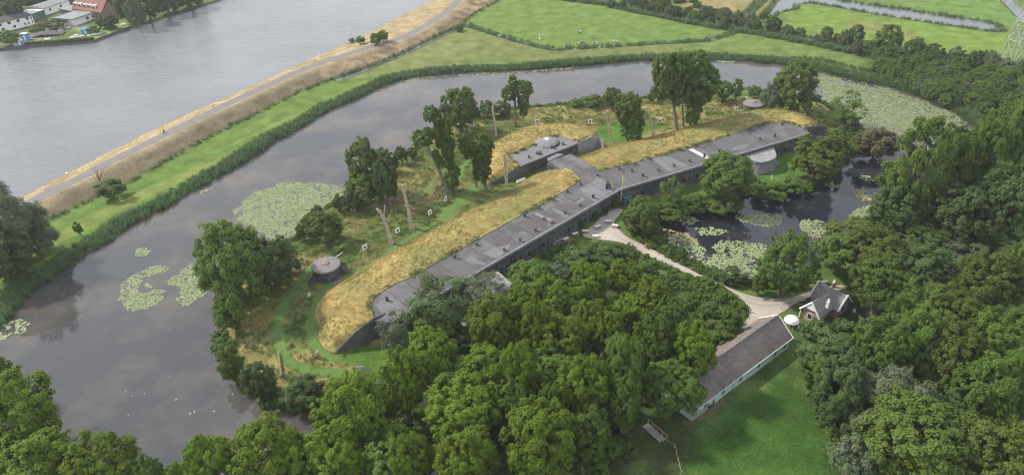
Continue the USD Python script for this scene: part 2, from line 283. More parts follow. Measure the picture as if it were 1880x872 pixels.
# ------------------------------------------------------------------ plan of the land (traced from the survey photo, laid out on the ground)
RIVER_Z, MOAT_Z = 0.3, -0.6
RIVER_EDGE = gp([(-300,545),(-100,437),(36,364),(120,320),(187,285),(270,244),(325,218),(470,155),(545,120),(640,77),(652,72),(677,60),(720,37),(795,1),(850,-28),(940,-75)], RIVER_Z)
ROAD = smooth_line(gp([(-140,475),(45,376),(75,361),(150,325),(225,285),(287,255),(350,223),(470,167),(545,131),(620,105),(682,86),(732,72),(770,54),(807,32),(832,12),(842,0),(870,-40)], 3.0), 2)
TOE = gp([(-140,527),(-100,505),(72,413),(155,375),(225,343),(300,300),(390,250),(450,219),(470,210),(545,172),(620,142),(695,116),(745,95),(795,70),(845,47),(870,27),(907,7),(960,-30)], 0)
OUTER = [(-40,625),(0,600),(25,568),(50,548),(75,521),(100,512),(107,501),(137,478),(175,456),(212,434),(232,415),(287,390),(325,368),(375,338),(412,318),(470,283),(500,260),(545,238),(580,217),(600,202),(630,192),(670,172),(720,150),(752,142),(795,137),(857,132),(940,130),(1047,122),(1115,116),(1165,111),(1210,111),(1302,109),(1410,115),(1485,125),(1535,137),(1585,150),(1647,160),(1697,180),(1747,200),(1772,215),(1800,235)]
MOAT = gp(OUTER+[(1790,262),(1720,285),(1660,300),(1640,330),(1625,368),(1590,410),(1545,435),(1510,455),(1500,500),(1450,520),(1400,518),(1315,503),(1260,473),(1212,436),(1197,423),(1202,408),(1215,393),(1262,380),(1330,372),(1385,358),(1410,362),(1455,353),(1492,353),(1542,308),(1555,293),(1570,283),(1600,282),(1622,268),(1600,245),(1572,233),(1522,195),(1500,190),(1440,180),(1362,165),(1310,180),(1177,185),(1100,185),(1052,192),(1015,199),(965,202),(940,206),(885,215),(850,228),(785,240),(765,280),(720,300),(650,335),(640,340),(625,375),(560,400),(545,440),(500,455),(450,490),(415,540),(402,556),(400,590),(397,636),(400,653),(415,686),(445,714),(470,741),(500,752),(575,752),(650,760),(740,790),(800,830),(830,860),(800,900),(700,930),(560,960),(300,960),(100,960),(-40,900),(-100,800),(-80,680)], MOAT_Z)
MOATP = Polygon(smooth_line(MOAT, 1, True)).buffer(0)
WIDE_DITCH = Polygon(gp([(1396,37),(1415,35),(1428,24),(1460,18),(1463,9),(1489,6),(1550,16),(1609,27),(1726,45),(1816,58),(1843,58),(1827,43),(1779,36),(1699,24),(1619,12),(1553,3),(1529,-5),(1430,-5)], -.4)).buffer(0)
def strip(px, w, z=-.3): return LineString(gp(px, z)).buffer(w/2)
DITCHES = [('toe_ditch', strip([(622,146),(640,140),(690,119),(745,97),(795,72),(843,50)], 2.6)), ('field_ditch', strip([(850,46),(880,54),(935,71),(985,85),(1020,92),(1100,87),(1200,81),(1300,75),(1340,64),(1352,57)], 1.3)),
           ('hedge_ditch', strip([(1130,14),(1250,37),(1340,51),(1395,58),(1440,64),(1500,78),(1560,89),(1612,99)], 4.2)), ('side_ditch', strip([(1365,33),(1383,16),(1402,0),(1425,-20)], 3.0)), ('far_ditch', strip([(1843,-5),(1860,13),(1880,33),(1900,52)], 4.0))]
FAR_BANK = Polygon(gp([(-900,330),(-300,140),(-60,100),(0,94),(60,88),(100,85),(172,79),(205,66),(240,53),(280,41),(320,28),(365,14),(400,4),(450,-20),(560,-70),(300,-200),(-900,-150)], RIVER_Z)).buffer(0)
river_side = Polygon(np.vstack([RIVER_EDGE, [[RIVER_EDGE[-1, 0], 3000], [-4000, 3000], [-4000, RIVER_EDGE[0, 1]]]])).buffer(0)

# the fort's main lines
HR = 5.6
FA, FB, FC = (g(*p, HR)[:2] for p in ((718,592),(1139,348),(1487,245)))
uL, uR = (FB-FA)/np.linalg.norm(FB-FA), (FC-FB)/np.linalg.norm(FC-FB)
nL, nR = np.array([-uL[1], uL[0]]), np.array([-uR[1], uR[0]])      # towards the earth cover
FRONT = LineString([FA, FB, FC])
def behind(P):
    P = np.atleast_2d(P); a = (P-FA)@nL; b = (P-FB)@nR
    return np.minimum(a, b) if False else np.where((P-FB)@((uL+uR)/2) < 0, a, b)
def roof_z(P): return HR+.06*np.clip(behind(P), 0, 14)

SPOTS = np.array([(*g(x, y, z)[:2], z) for x, y, z in [(690,660,0),(640,668,.2),(600,655,.6),(575,640,1.1),(520,640,1.6),(500,560,1.9),(560,500,2.1),(603,510,2.2),(585,580,1.5),(650,480,2.3),(730,425,2.4),(850,365,2.4),(940,325,2.0),(700,380,2.5),(760,310,2.7),(870,260,2.6),(905,330,1.7),(980,226,2.7),(1100,218,2.8),(1250,232,2.6),(1350,195,2.5),(1381,205,2.4),(1480,215,2),(1530,230,1.3),(1120,262,1.8),(1515,255,.7),
    (1500,300,.1),(1420,320,.1),(1250,360,0),(1150,395,0),(1090,425,0),(1000,465,0),(900,560,0),(780,640,0),(1300,515,.3),(1400,570,.3),(1300,650,.2),(1300,800,0),(1500,850,0),(1700,600,.2),(1100,600,0),(950,800,0),(600,720,.6),(500,720,.9),(430,620,1.2),(480,500,1.6)]])
def spot_height(P):
    d2 = ((P[:, None, :]-SPOTS[None, :, :2])**2).sum(-1)+9.0
    w = 1/d2**1.6
    return (w*SPOTS[:, 2]).sum(1)/w.sum(1)
TURRETS = [(g(603,506,2.1)[:2], 2.1), (g(1381,206,2.4)[:2], 2.4)]

# ------------------------------------------------------------------ terrain: heights and tones on one grid, finer where the camera looks
def stretch_out(lo, hi, step, far):
    core = np.arange(lo, hi+step/2, step); out = []; s = step
    v = hi
    while v < far: s *= 1.5; v += s; out.append(v)
    inn = []; s = step; v = lo
    while v > -far: s *= 1.5; v -= s; inn.append(v)
    return np.concatenate([inn[::-1], core, out])
GX, GYv = stretch_out(-430, 400, 1.3, 5000), stretch_out(52, 560, 1.3, 5000)
XX, YY = np.meshgrid(GX, GYv); PT = np.stack([XX.ravel(), YY.ravel()], 1); pts_ = shapely.points(PT)
fine = (PT[:, 0] > -432) & (PT[:, 0] < 402) & (PT[:, 1] > 50) & (PT[:, 1] < 562)
shapely.prepare(MOATP); shapely.prepare(river_side); shapely.prepare(FAR_BANK)
def dist(geom, sel=None, cap=60.):
    out = np.full(len(PT), cap); b = geom.bounds
    s = fine & (PT[:, 0] > b[0]-cap) & (PT[:, 0] < b[2]+cap) & (PT[:, 1] > b[1]-cap) & (PT[:, 1] < b[3]+cap)
    if sel is not None: s &= sel
    out[s] = np.minimum(cap, shapely.distance(pts_[s], geom)); return out
in_moat = shapely.contains_xy(MOATP, PT[:, 0], PT[:, 1])
in_river = shapely.contains_xy(river_side, PT[:, 0], PT[:, 1]); in_far = shapely.contains_xy(FAR_BANK, PT[:, 0], PT[:, 1])
d_moat = dist(MOATP.exterior, cap=25.)
ISLE = Polygon(gp([(545,440),(400,560),(395,650),(470,745),(640,765),(800,840),(1200,720),(1330,560),(1315,503),(1197,423),(1262,380),(1492,353),(1570,283),(1622,268),(1572,233),(1500,190),(1310,180),(1052,192),(885,215),(765,280),(640,340)], 0)).buffer(14)
in_isle = shapely.contains_xy(ISLE, PT[:, 0], PT[:, 1]) & ~in_moat
Z = np.zeros(len(PT))
nz = (meshkit.fbm(np.column_stack([PT*.06, np.zeros(len(PT))]), 3, 5)-.5)
Z += np.where(fine, nz*.35, 0)
Z[in_isle] = spot_height(PT[in_isle])+nz[in_isle]*.7
d_road, d_toe, d_redge = dist(LineString(ROAD)), dist(LineString(TOE)), dist(LineString(RIVER_EDGE))
toe_side = Polygon(np.vstack([TOE, [[TOE[-1, 0], 3000], [-4000, 3000], [-4000, TOE[0, 1]]]])).buffer(0); shapely.prepare(toe_side)
in_dike = shapely.contains_xy(toe_side, PT[:, 0], PT[:, 1]) & ~in_river & fine
dr = np.maximum(d_road-3.2, 0)
road_line = Polygon(np.vstack([ROAD, [[ROAD[-1, 0], 3000], [-4000, 3000], [-4000, ROAD[0, 1]]]])).buffer(0); shapely.prepare(road_line)
wet_side = shapely.contains_xy(road_line, PT[:, 0], PT[:, 1])
zi = 3.0*d_toe/(d_toe+dr+1e-3); zo = .35+2.65*d_redge/(d_redge+dr+1e-3)
Z = np.where(in_dike, np.where(wet_side, zo, zi)+nz*.3, Z)
Z = np.where(in_river & ~in_far, np.minimum(.25-.6*d_redge, -0.2).clip(-2), Z)
Z = np.where(in_far, 1.4+nz*.4, Z)
shore = np.where(in_moat, MOAT_Z-.1-.45*d_moat, 0).clip(-2.2, 0)
Z = np.where(in_moat, shore, np.where(d_moat < 7, MOAT_Z+(Z-MOAT_Z)*ease((d_moat+.25)/7)**.6, Z))
for nm, ln in DITCHES+[('w', WIDE_DITCH)]:
    s = fine & ~in_moat & ~in_dike; dd = dist(ln, cap=4.)
    k = s & (dd < 2.2); Z[k] = np.minimum(Z[k], -.95+.95*ease(dd[k]/2.2))
# fort floor is level under the building
bh = behind(PT); along = dist(FRONT)
HGT = RegularGridInterpolator((GYv, GX), Z.reshape(len(GYv), len(GX)), bounds_error=False, fill_value=0.0)
def hz(P):
    P = np.atleast_2d(np.asarray(P, float)); return HGT(P[:, ::-1])
def on_ground(px, py, it=6):
    z = 0.0
    for _ in range(it): p = g(px, py, z); z = float(hz(p[:2])[0])
    return np.array([p[0], p[1], z])

# tones (albedo) by zone, with soft edges
tone = np.tile(np.array([.125, .175, .048]), (len(PT), 1)); zone = np.full(len(PT), 'polder_ground', dtype='U24')
wob = (meshkit.fbm(np.column_stack([PT*.22, np.full(len(PT), 3.)]), 3, 11)-.5)
def paint(sel, col, amount=1.0):
    a = np.broadcast_to(amount, (len(PT),))[sel][:, None]; tone[sel] = tone[sel]*(1-a)+np.array(col)*a
def paint_poly(px, col, z=0., feather=2.0, amount=1.0, nm=None, raw=None):
    pg = raw if raw is not None else Polygon(gp(px, z)).buffer(0); shapely.prepare(pg)
    ins = shapely.contains_xy(pg, PT[:, 0], PT[:, 1]) & fine; dd = dist(pg.boundary, cap=feather*4)
    sdist = np.where(ins, dd, -dd)+wob*feather*2.2
    w = ease((sdist+feather)/(2*feather))*amount
    s = (w > .003) & (ins | (dd < feather*3)) & fine; paint(s, col, w)
    if nm: zone[ins & fine & ~in_moat] = nm
paint_poly([(850,52),(900,8),(985,-8),(1130,12),(1345,54),(1340,66),(1290,78),(1020,93),(935,73)], (.135,.205,.045), nm='pasture')
paint_poly([(690,120),(845,52),(940,72),(1020,95),(1200,85),(1345,70),(1200,105),(940,118),(700,145)], (.15,.182,.056), feather=4, nm='pasture')
paint_poly([(640,150),(740,105),(840,60),(900,80),(760,125)], (.20,.215,.08), feather=6, amount=.6)
paint_poly([(1345,62),(1440,72),(1560,97),(1612,105),(1600,135),(1500,120),(1340,100),(1200,100)], (.14,.19,.05), feather=3, nm='pasture')
paint_poly([(1460,20),(1480,10),(1600,30),(1840,62),(1860,75),(1850,112),(1700,108),(1610,88),(1440,60)], (.155,.235,.044), feather=3, nm='pasture')
paint_poly([(1530,-30),(1640,8),(1780,32),(1850,55),(1875,40),(1830,-30)], (.135,.22,.052), feather=3, nm='pasture')
paint_poly([(1190,-20),(1420,-20),(1350,30),(1270,20)], (.27,.22,.10), feather=8)
paint_poly([(1540,44),(1600,40),(1690,62),(1680,72),(1600,58)], (.22,.19,.085), feather=4, amount=.7)
paint_poly([(1400,10),(1420,-10),(1412,20),(1385,34)], (.22,.19,.08), feather=3)
# dike
paint(in_dike, (.170, .143, .090)); zone[in_dike] = 'dike_slope'
k = in_dike & ~wet_side; paint(k, (.37, .295, .19), .85*ease(1-(d_road-2.0+wob*4)/5.5))
paint(k, (.40, .31, .18), np.where(PT[:, 1] > 300, .75*ease((PT[:, 1]-250)/90), 0)*ease(.5+wob*3))
k = in_dike & wet_side; paint(k, (.35, .275, .155)); paint(k, (.44, .36, .225), ease(.5+wob*5)*.5*ease((d_redge)/6))
paint(k, (.30, .24, .13), ease(1-np.abs(d_road-4.2)/1.1)*.6)
paint(in_dike & (d_toe < 1.6), (.12, .10, .06), .6)
strip_pg = Polygon(np.vstack([TOE, gp(OUTER[::-1], 0)])).buffer(0)
paint_poly(None, (.115, .19, .04), raw=Polygon(np.vstack([TOE[:11], gp([(700,150),(640,178),(580,205),(470,270),(375,325),(287,375),(175,445),(100,505),(0,590),(-140,700)], 0)])).buffer(0), feather=2, nm='green_bank')
s = (zone == 'green_bank'); paint(s, (.19, .23, .06), ease(.5+4*(meshkit.noise(np.column_stack([(PT@np.array([.6, .8]))*.02, (PT@np.array([-.8, .6]))*.30, np.zeros(len(PT))]), 4)-.55))*.75)
# far bank
paint(in_far, (.10, .14, .05)); zone[in_far] = 'far_bank'
paint_poly([(130,50),(150,62),(175,72),(250,45),(215,40),(170,52)], (.18, .27, .07), z=1.4, feather=2); paint_poly([(0,82),(60,60),(100,75),(50,80)], (.22,.2,.14), z=1.4, feather=3); paint_poly([(60,42),(100,40),(160,33),(150,50),(120,57),(60,58)], (.24,.2,.16), z=1.4, feather=3)
# island
zone[in_isle] = 'island_ground'
q1 = meshkit.fbm(np.column_stack([PT*.075, np.full(len(PT), 1.)]), 4, 21); q2 = meshkit.fbm(np.column_stack([PT*.11, np.full(len(PT), 7.)]), 4, 22)
rear = in_isle & (bh > -2)
paint(in_isle, (.10, .15, .04)); paint(rear, (.14, .175, .052)); paint(rear, (.33, .27, .105), ease((q1-.53)*9+.4)*.7); paint(rear, (.095, .14, .038), ease((q2-.5)*12)*.75); paint(rear, (.22, .15, .085), ease((.40-q2)*12)*.6)
paint_poly([(400,560),(520,495),(510,640),(520,690),(450,720),(405,650)], (.30,.25,.095), z=1.6, feather=4, amount=.7)
paint_poly([(925,225),(1100,215),(1240,232),(1340,205),(1450,200),(1330,185),(1100,195),(960,210)], (.33,.27,.105), z=2.6, feather=3, amount=.6)
paint_poly([(560,700),(620,690),(690,690),(640,745),(520,745)], (.20,.16,.07), z=.8, feather=3, amount=.7)
# front side of the island, wood floor, lawns
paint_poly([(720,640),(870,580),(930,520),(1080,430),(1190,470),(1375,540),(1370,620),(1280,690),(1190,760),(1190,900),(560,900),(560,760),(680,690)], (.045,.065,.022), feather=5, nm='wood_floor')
paint_poly([(1180,770),(1230,745),(1290,780),(1450,660),(1560,800),(1560,900),(1240,900),(1190,900)], (.044,.102,.017), feather=3, nm='lawn')
paint_poly([(1180,770),(1260,775),(1250,900),(1150,900)], (.055,.070,.025), feather=4)
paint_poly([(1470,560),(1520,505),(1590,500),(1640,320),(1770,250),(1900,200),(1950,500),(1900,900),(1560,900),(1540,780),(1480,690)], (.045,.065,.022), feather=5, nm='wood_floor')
paint_poly([(1150,452),(1250,505),(1345,547),(1377,580),(1345,628),(1285,650),(1268,590),(1200,515)], (.095,.145,.030), feather=3)
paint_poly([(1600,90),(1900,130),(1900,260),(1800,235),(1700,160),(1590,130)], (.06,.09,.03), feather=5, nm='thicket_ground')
paint_poly([(1265,775),(1300,760),(1330,740),(1310,725)], (.23,.16,.10), feather=1.5, amount=.8)
LAWNS = {'lawn': [[(612,652),(640,650),(700,632),(760,640),(740,690),(690,682),(650,670)], [(930,500),(1005,455),(1065,442),(1150,438),(1190,452),(1165,447),(1100,447),(1060,455),(1010,480),(960,515)], [(1060,425),(1145,382),(1260,350),(1300,330),(1290,352),(1210,385),(1150,400)], [(1385,335),(1420,300),(1455,268),(1500,262),(1500,300),(1470,325),(1420,340)], [(1105,262),(1085,240),(1150,238),(1235,240),(1180,256),(1130,268)], [(1330,520),(1360,530),(1430,548),(1500,530),(1480,542),(1400,552),(1350,543)], [(1515,505),(1580,500),(1590,520),(1540,525)], [(1300,640),(1375,575),(1380,590),(1320,640)], [(1165,405),(1180,430),(1230,460),(1310,510),(1290,508),(1200,450),(1155,418)]]}
for pp in LAWNS['lawn']: paint_poly(pp, (.085, .165, .028), feather=1.6, nm='lawn')
paint_poly([(1500,215),(1560,240),(1545,290),(1490,300),(1510,250)], (.16,.20,.055), z=1, feather=3, amount=.8)
near = ~in_moat & (d_moat < 3.2) & fine & ~in_dike; paint(near, (.05, .085, .025), ease(1-d_moat/3.2)*.8)
paint(in_moat, (.05, .045, .035)); paint(in_river & ~in_far, (.10, .10, .09)); zone[in_river & ~in_far] = 'river_bed'; zone[in_moat] = 'moat_bed'

tone *= .80
nx, ny = len(GX), len(GYv); idx = np.arange(nx*ny).reshape(ny, nx)
quads = np.stack([idx[:-1, :-1], idx[:-1, 1:], idx[1:, 1:], idx[1:, :-1]], -1).reshape(-1, 4)
V3 = np.column_stack([PT, Z]); qz = zone[quads[:, 0]]
# one shading over the whole land, so that its pieces meet without a seam
gxn = np.gradient(Z.reshape(ny, nx), GYv, GX); NRM = np.column_stack([-gxn[1].ravel(), -gxn[0].ravel(), np.ones(len(PT))]); NRM /= np.linalg.norm(NRM, axis=1, keepdims=True)
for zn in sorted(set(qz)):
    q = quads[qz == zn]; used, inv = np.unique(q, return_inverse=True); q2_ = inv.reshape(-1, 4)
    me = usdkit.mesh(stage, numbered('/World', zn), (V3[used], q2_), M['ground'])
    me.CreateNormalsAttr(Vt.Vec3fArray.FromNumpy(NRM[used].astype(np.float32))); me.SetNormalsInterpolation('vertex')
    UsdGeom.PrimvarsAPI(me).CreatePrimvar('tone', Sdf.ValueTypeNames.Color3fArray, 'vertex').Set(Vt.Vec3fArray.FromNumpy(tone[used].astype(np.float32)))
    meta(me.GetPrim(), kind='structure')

# ------------------------------------------------------------------ water
flat = lambda z: (lambda P: np.full(len(P), z))
def flat_poly(pg, z):
    pg = pg.buffer(0); out = []
    for q in getattr(pg, 'geoms', [pg]):
        v, f = trimesh.creation.triangulate_polygon(q, engine='earcut'); out.append(trimesh.Trimesh(np.column_stack([v, np.full(len(v), z)]), f, process=False))
    mm = cat_(out); 
    if mm.face_normals[0][2] < 0: mm.invert()
    return mm
obj('river', flat_poly(river_side.buffer(1.5), RIVER_Z), M['river'], kind='structure')
PONDP = Polygon(gp([(1190,360),(1590,280),(1626,264),(1660,270),(1700,290),(1700,560),(1190,560)], MOAT_Z))
obj('moat', flat_poly(MOATP.buffer(2.0).difference(PONDP), MOAT_Z), M['moat'], kind='structure')
obj('pond', flat_poly(MOATP.buffer(2.0).intersection(PONDP), MOAT_Z), M['pond'], kind='structure')
for nm, ln in DITCHES+[('wide_ditch', WIDE_DITCH)]: obj(nm, flat_poly(ln.buffer(.6), -.42), M['ditch'], kind='structure')

# ------------------------------------------------------------------ roads and paths, draped on the land
obj('dike_road', ribbon(ROAD, 4.4, hz, 3, .05), M['asphalt'], kind='structure')
PATHP = [(1120,383),(1146,384),(1140,392),(1128,405),(1127,412),(1138,424),(1152,436),(1185,452),(1215,467),(1250,487),(1305,519),(1345,533),(1372,543),(1400,549),(1430,549),(1462,543),(1490,533),(1520,525),(1556,521),(1556,529),(1520,535),(1490,543),(1462,555),(1447,565),(1438,575),(1400,590),(1345,624),(1296,652),(1288,650),(1330,620),(1368,594),(1377,577),(1372,561),(1358,547),(1335,532),(1300,523),(1250,499),(1215,482),(1185,468),(1150,449),(1140,445),(1115,441),(1085,438),(1068,432),(1075,424),(1092,411),(1105,398)]
obj('gravel_path', sheet(smooth_line(gp(PATHP, .15), 2, True), 1.1, lambda P: hz(P)+.11), M['gravel'], kind='structure')
_c = smooth_line(gp([(1132,428),(1160,446),(1200,467),(1250,492),(1303,521),(1345,538),(1372,551),(1400,559),(1430,556),(1475,546)], .15), 2)
_t2 = np.gradient(_c, axis=0); _t2 /= np.linalg.norm(_t2, axis=1, keepdims=True); _n2 = np.stack([-_t2[:, 1], _t2[:, 0]], 1)
for s in (-.8, .8): obj('wheel_track', ribbon(_c+_n2*s, .5, hz, 1.0, .125, .3), M['gravel_track'], kind='structure')
def mown(px, w, z): obj('mown_path', ribbon(smooth_line(gp(px, z), 3), w, hz, 1.5, .06, .25), M['mown'], kind='structure')
mown([(625,655),(600,648),(583,636),(572,618),(568,600),(570,580),(578,560),(590,543),(603,528),(625,515),(640,505)], 2.6, 1.5)
mown([(660,680),(620,676),(580,675),(545,668),(522,655),(511,630),(509,605),(512,580),(522,555),(535,535),(552,517),(565,503),(575,490),(595,478)], 2.7, 1.8)
mown([(595,478),(608,466),(622,455),(640,447)], 1.8, 2.2)
mown([(815,400),(845,372),(858,358),(872,345)], 3.4, 2.4)
mown([(740,380),(770,362),(788,345),(800,325)], 1.6, 2.5); mown([(842,330),(850,305),(862,290)], 2.0, 2.5)
mown([(640,505),(690,478),(730,450),(800,410)], 1.5, 2.4)

# ------------------------------------------------------------------ the fort
def wall_run(a, b, h, t=.6, z0=-.3, holes=(), out=None):
    """upright wall from plan point a to b with openings (s0, s1, z0, z1), outer face on the line a-b, thickness to the left of a->b"""
    a, b = np.asarray(a, float), np.asarray(b, float); L = np.linalg.norm(b-a); u = (b-a)/L; n = np.array([-u[1], u[0]])
    pg = Polygon([(0, z0), (L, z0), (L, h), (0, h)])
    for s0, s1, q0, q1 in holes: pg = pg.difference(shapely.box(s0, q0, s1, q1))
    e = trimesh.creation.extrude_polygon(pg, t, engine='earcut')
    v = e.vertices; e.vertices = np.column_stack([a[0]+u[0]*v[:, 0]+n[0]*v[:, 2], a[1]+u[1]*v[:, 0]+n[1]*v[:, 2], v[:, 1]])
    e.fix_normals(); return e, u, n, L
def slab(poly, zfun, thick, step=2.0): return sheet(poly, step, zfun, skirt=thick)
def local_box(o, u, s0, s1, n0, n1, z0, z1):
    n = np.array([-u[1], u[0]]); b = box(s0, s1, n0, n1, z0, z1); v = b.vertices
    b.vertices = np.column_stack([o[0]+u[0]*v[:, 0]+n[0]*v[:, 1], o[1]+u[1]*v[:, 0]+n[1]*v[:, 1], v[:, 2]]); return b
fort = thing('fort_barracks', 'long low dark concrete fort with grey flat roof bent in the middle', 'fort')
ROOFPX = [(718,592),(1139,348),(1487,245),(1478,238),(1459,230),(1442,225),(1414,225.5),(1385,232),(1360,239),(1340,249),(1290,263),(1240,278),(1165,298),(1103,313),(1086,322),(1067,331),(1022,359),(990,378),(940,404),(880,438),(830,466),(782,493),(750,511),(722,522),(690,543),(679,558),(687,588)]
def roof_pt(px, py):
    z = 6.0
    for _ in range(4): p = g(px, py, z); z = float(roof_z(p[:2])[0])
    return np.array([p[0], p[1], z])
ROOF = np.array([roof_pt(*p)[:2] for p in ROOFPX])
obj('roof', slab(ROOF, roof_z, .55), M['roof'], fort)
def roof_patch(px, mat, name='roof_panel', lift=.012, lab=None):
    obj(name, sheet(np.array([roof_pt(*p)[:2] for p in px]), 3, lambda P: roof_z(P)+lift), M[mat], fort, label=lab)
roof_patch([(1195,293.5),(1225,285),(1262,304),(1228,314.5)], 'roof_light', lab='pale square panel of the roof')
roof_patch([(1264,275),(1267,274),(1302,291.5),(1299,293)], 'white_paint', 'roof_strip'); roof_patch([(1268.5,273.7),(1271,273),(1304.5,290.3),(1303,291)], 'white_paint', 'roof_strip')
roof_patch([(1098,326),(1133,347),(1092,371),(1062,351)], 'roof_light', lift=.010); roof_patch([(1052,370),(1068,362),(1075,366),(1058,375)], 'roof_light')
roof_patch([(1012,385),(1018,382),(1047,396),(1040,400)], 'roof_light'); roof_patch([(1028,367),(1050,356),(1066,365),(1044,377)], 'roof_dark')
roof_patch([(885,466),(905,455),(938,449),(915,475)], 'roof_light', lift=.008); roof_patch([(855,479),(870,474),(893,484),(888,487)], 'roof_light'); roof_patch([(690,560),(715,545),(735,560),(706,583)], 'roof_light', lift=.009)
roof_patch([(1340,277),(1352,268),(1375,266),(1366,274)], 'roof_light'); roof_patch([(1302,262),(1360,241),(1395,258),(1340,275)], 'roof_dark', lift=.006); roof_patch([(1120,330),(1190,297),(1222,314),(1150,340)], 'roof_dark', lift=.006)
# transverse felt seams every bay
for base, u, n, L0 in ((FA, uL, nL, np.linalg.norm(FB-FA)), (FB, uR, nR, np.linalg.norm(FC-FB))):
    for s in np.arange(6, L0-4, 5.2):
        p0, p1 = base+u*s+n*.6, base+u*s+n*9.4
        if Polygon(ROOF).contains(LineString([p0, p1])): obj('roof_seam', ribbon([p0, p1], .2, lambda P: roof_z(P), 2, .022), M['seam'], fort)
rb = random.Random(4)
for base, u, n, L0 in ((FA, uL, nL, np.linalg.norm(FB-FA)), (FB, uR, nR, np.linalg.norm(FC-FB))):
    for s in np.arange(6, L0-9, 5.2):
        if rb.random() < .55:
            q0, q1 = (1.2, rb.choice((5.0, 9.0))) if rb.random() < .6 else (4.5, 9.2); q = np.array([base+u*(s+.15)+n*q0, base+u*(s+5.0)+n*q0, base+u*(s+5.0)+n*q1, base+u*(s+.15)+n*q1])
            if Polygon(ROOF).contains(Polygon(q)): obj('roof_panel', sheet(q, 3, lambda P: roof_z(P)+.004), M['roof_mid' if rb.random() < .6 else 'roof_dark'], fort)
# parapet: a pale kerb along the front with a gutter line behind it
for a, b, u, n in ((FA, FB, uL, nL), (FB, FC, uR, nR)):
    L0 = np.linalg.norm(b-a)
    obj('parapet', local_box(a, u, 0, L0, -.12, .38, HR-.45, HR+.16), M['concrete_light'], fort)
    obj('gutter', local_box(a, u, 0, L0, .55, .95, HR+.02, HR+.075), M['roof_dark'], fort)
# front walls with their embrasures, doors, pipes
for a, b, u, n, nm in ((FA, FB, uL, nL, 'l'), (FB, FC, uR, nR, 'r')):
    L0 = np.linalg.norm(b-a); holes = []; doors = []
    for k, s in enumerate(np.arange(3.2, L0-2.5, 5.2)):
        if k % 4 == 2 and (nm == 'l' or k < 9): doors.append((s-.7, s+.7, -.25, 2.35))
        else: holes.append((s-.6, s+.6, 1.0, 2.5))
        holes.append((s+1.75, s+2.3, 1.3, 2.2))
    wall, *_ = wall_run(a+n*.28, b+n*.28, HR-.5, .7, -.3, holes+doors)
    obj('front_wall', wall, M['concrete'], fort)
    for h in holes:
        obj('window', local_box(a+n*.28, u, h[0]-.02, h[1]+.02, .42, .5, h[2]-.02, h[3]+.02), M['void'], fort); obj('window_sill', local_box(a+n*.28, u, h[0]-.1, h[1]+.1, -.06, .3, h[2]-.12, h[2]-.004), M['concrete_light'], fort)
    for h in doors: obj('door', local_box(a+n*.28, u, h[0]+.02, h[1]-.02, .25, .34, -.2, h[3]-.02), M['green_paint'], fort)
    for s in np.arange(5.8, L0-2, 10.4): obj('downpipe', tube([np.r_[a+n*.2+u*s, 0.0], np.r_[a+n*.2+u*s, HR-.5]], .07, 6), M['grey_metal'], fort)
    for s in np.arange(2, L0-1, 5.2): obj('pilaster', local_box(a+n*.28, u, s-.28, s+.28, -.12, .02, -.2, HR-.52), M['concrete'], fort)
# end walls and the wing walls that hold back the earth
def wing(pts, tops, mat='concrete', t=.55):
    """upright wall with a sloping top along plan points"""
    P = np.asarray(pts, float); parts = []
    for (a, za), (b, zb) in zip(zip(P[:-1], tops[:-1]), zip(P[1:], tops[1:])):
        L = np.linalg.norm(b-a); u = (b-a)/L; n = np.array([-u[1], u[0]])
        pg = Polygon([(0, -.4), (L+.02, -.4), (L+.02, zb), (0, za)]); e = trimesh.creation.extrude_polygon(pg, t, engine='earcut'); v = e.vertices
        e.vertices = np.column_stack([a[0]+u[0]*v[:, 0]+n[0]*v[:, 2], a[1]+u[1]*v[:, 0]+n[1]*v[:, 2], v[:, 1]]); e.fix_normals(); parts.append(e)
    return cat_(parts)
LR = roof_pt(687,588)[:2]; LE = on_ground(619,648)[:2]; LK = g(655,607,4.6)[:2]
obj('wing_wall', wing([LE, LK, LR, LR+uL*3.2], [.9, 4.3, 6.35, 6.0]), M['concrete'], fort)
obj('wing_coping', tube([np.r_[LE-nL*-.2, 1.0], np.r_[LK+nL*.2, 4.42], np.r_[LR+nL*.2, 6.45]], .2, 4), M['concrete_light'], fort)
for s in (2.5, 4.6, 6.6, 8.4): obj('buttress', local_box(LE+uL*5, uL, s, s+.5, -.35, .05, -.3, 1.2+s*.25), M['concrete_light'], fort)
for s in (1.6, 3.7, 5.6): obj('window', local_box(LE+uL*5, uL, s, s+.6, -.06, .02, .5, 1.5), M['void'], fort)
obj('end_wall', wing([LR+nL*-.4, FA+nL*.3+uL*.0], [5.55, 5.3]), M['concrete'], fort)
RR = roof_pt(1478,238)[:2]; RM = g(1504,234,6.0)[:2]; RE = g(1515,247,3.0)[:2]
RC = [RM+(RE-RM)*t+uR*1.6*math.sin(math.pi*t) for t in (0, .25, .5, .75, 1)]
obj('wing_wall', wing([FC+nR*.28, RR+uR*.3, RM]+RC[1:], [5.3, 6.5, 6.6, 6.3, 5.4, 4.0, 1.2]), M['concrete'], fort)
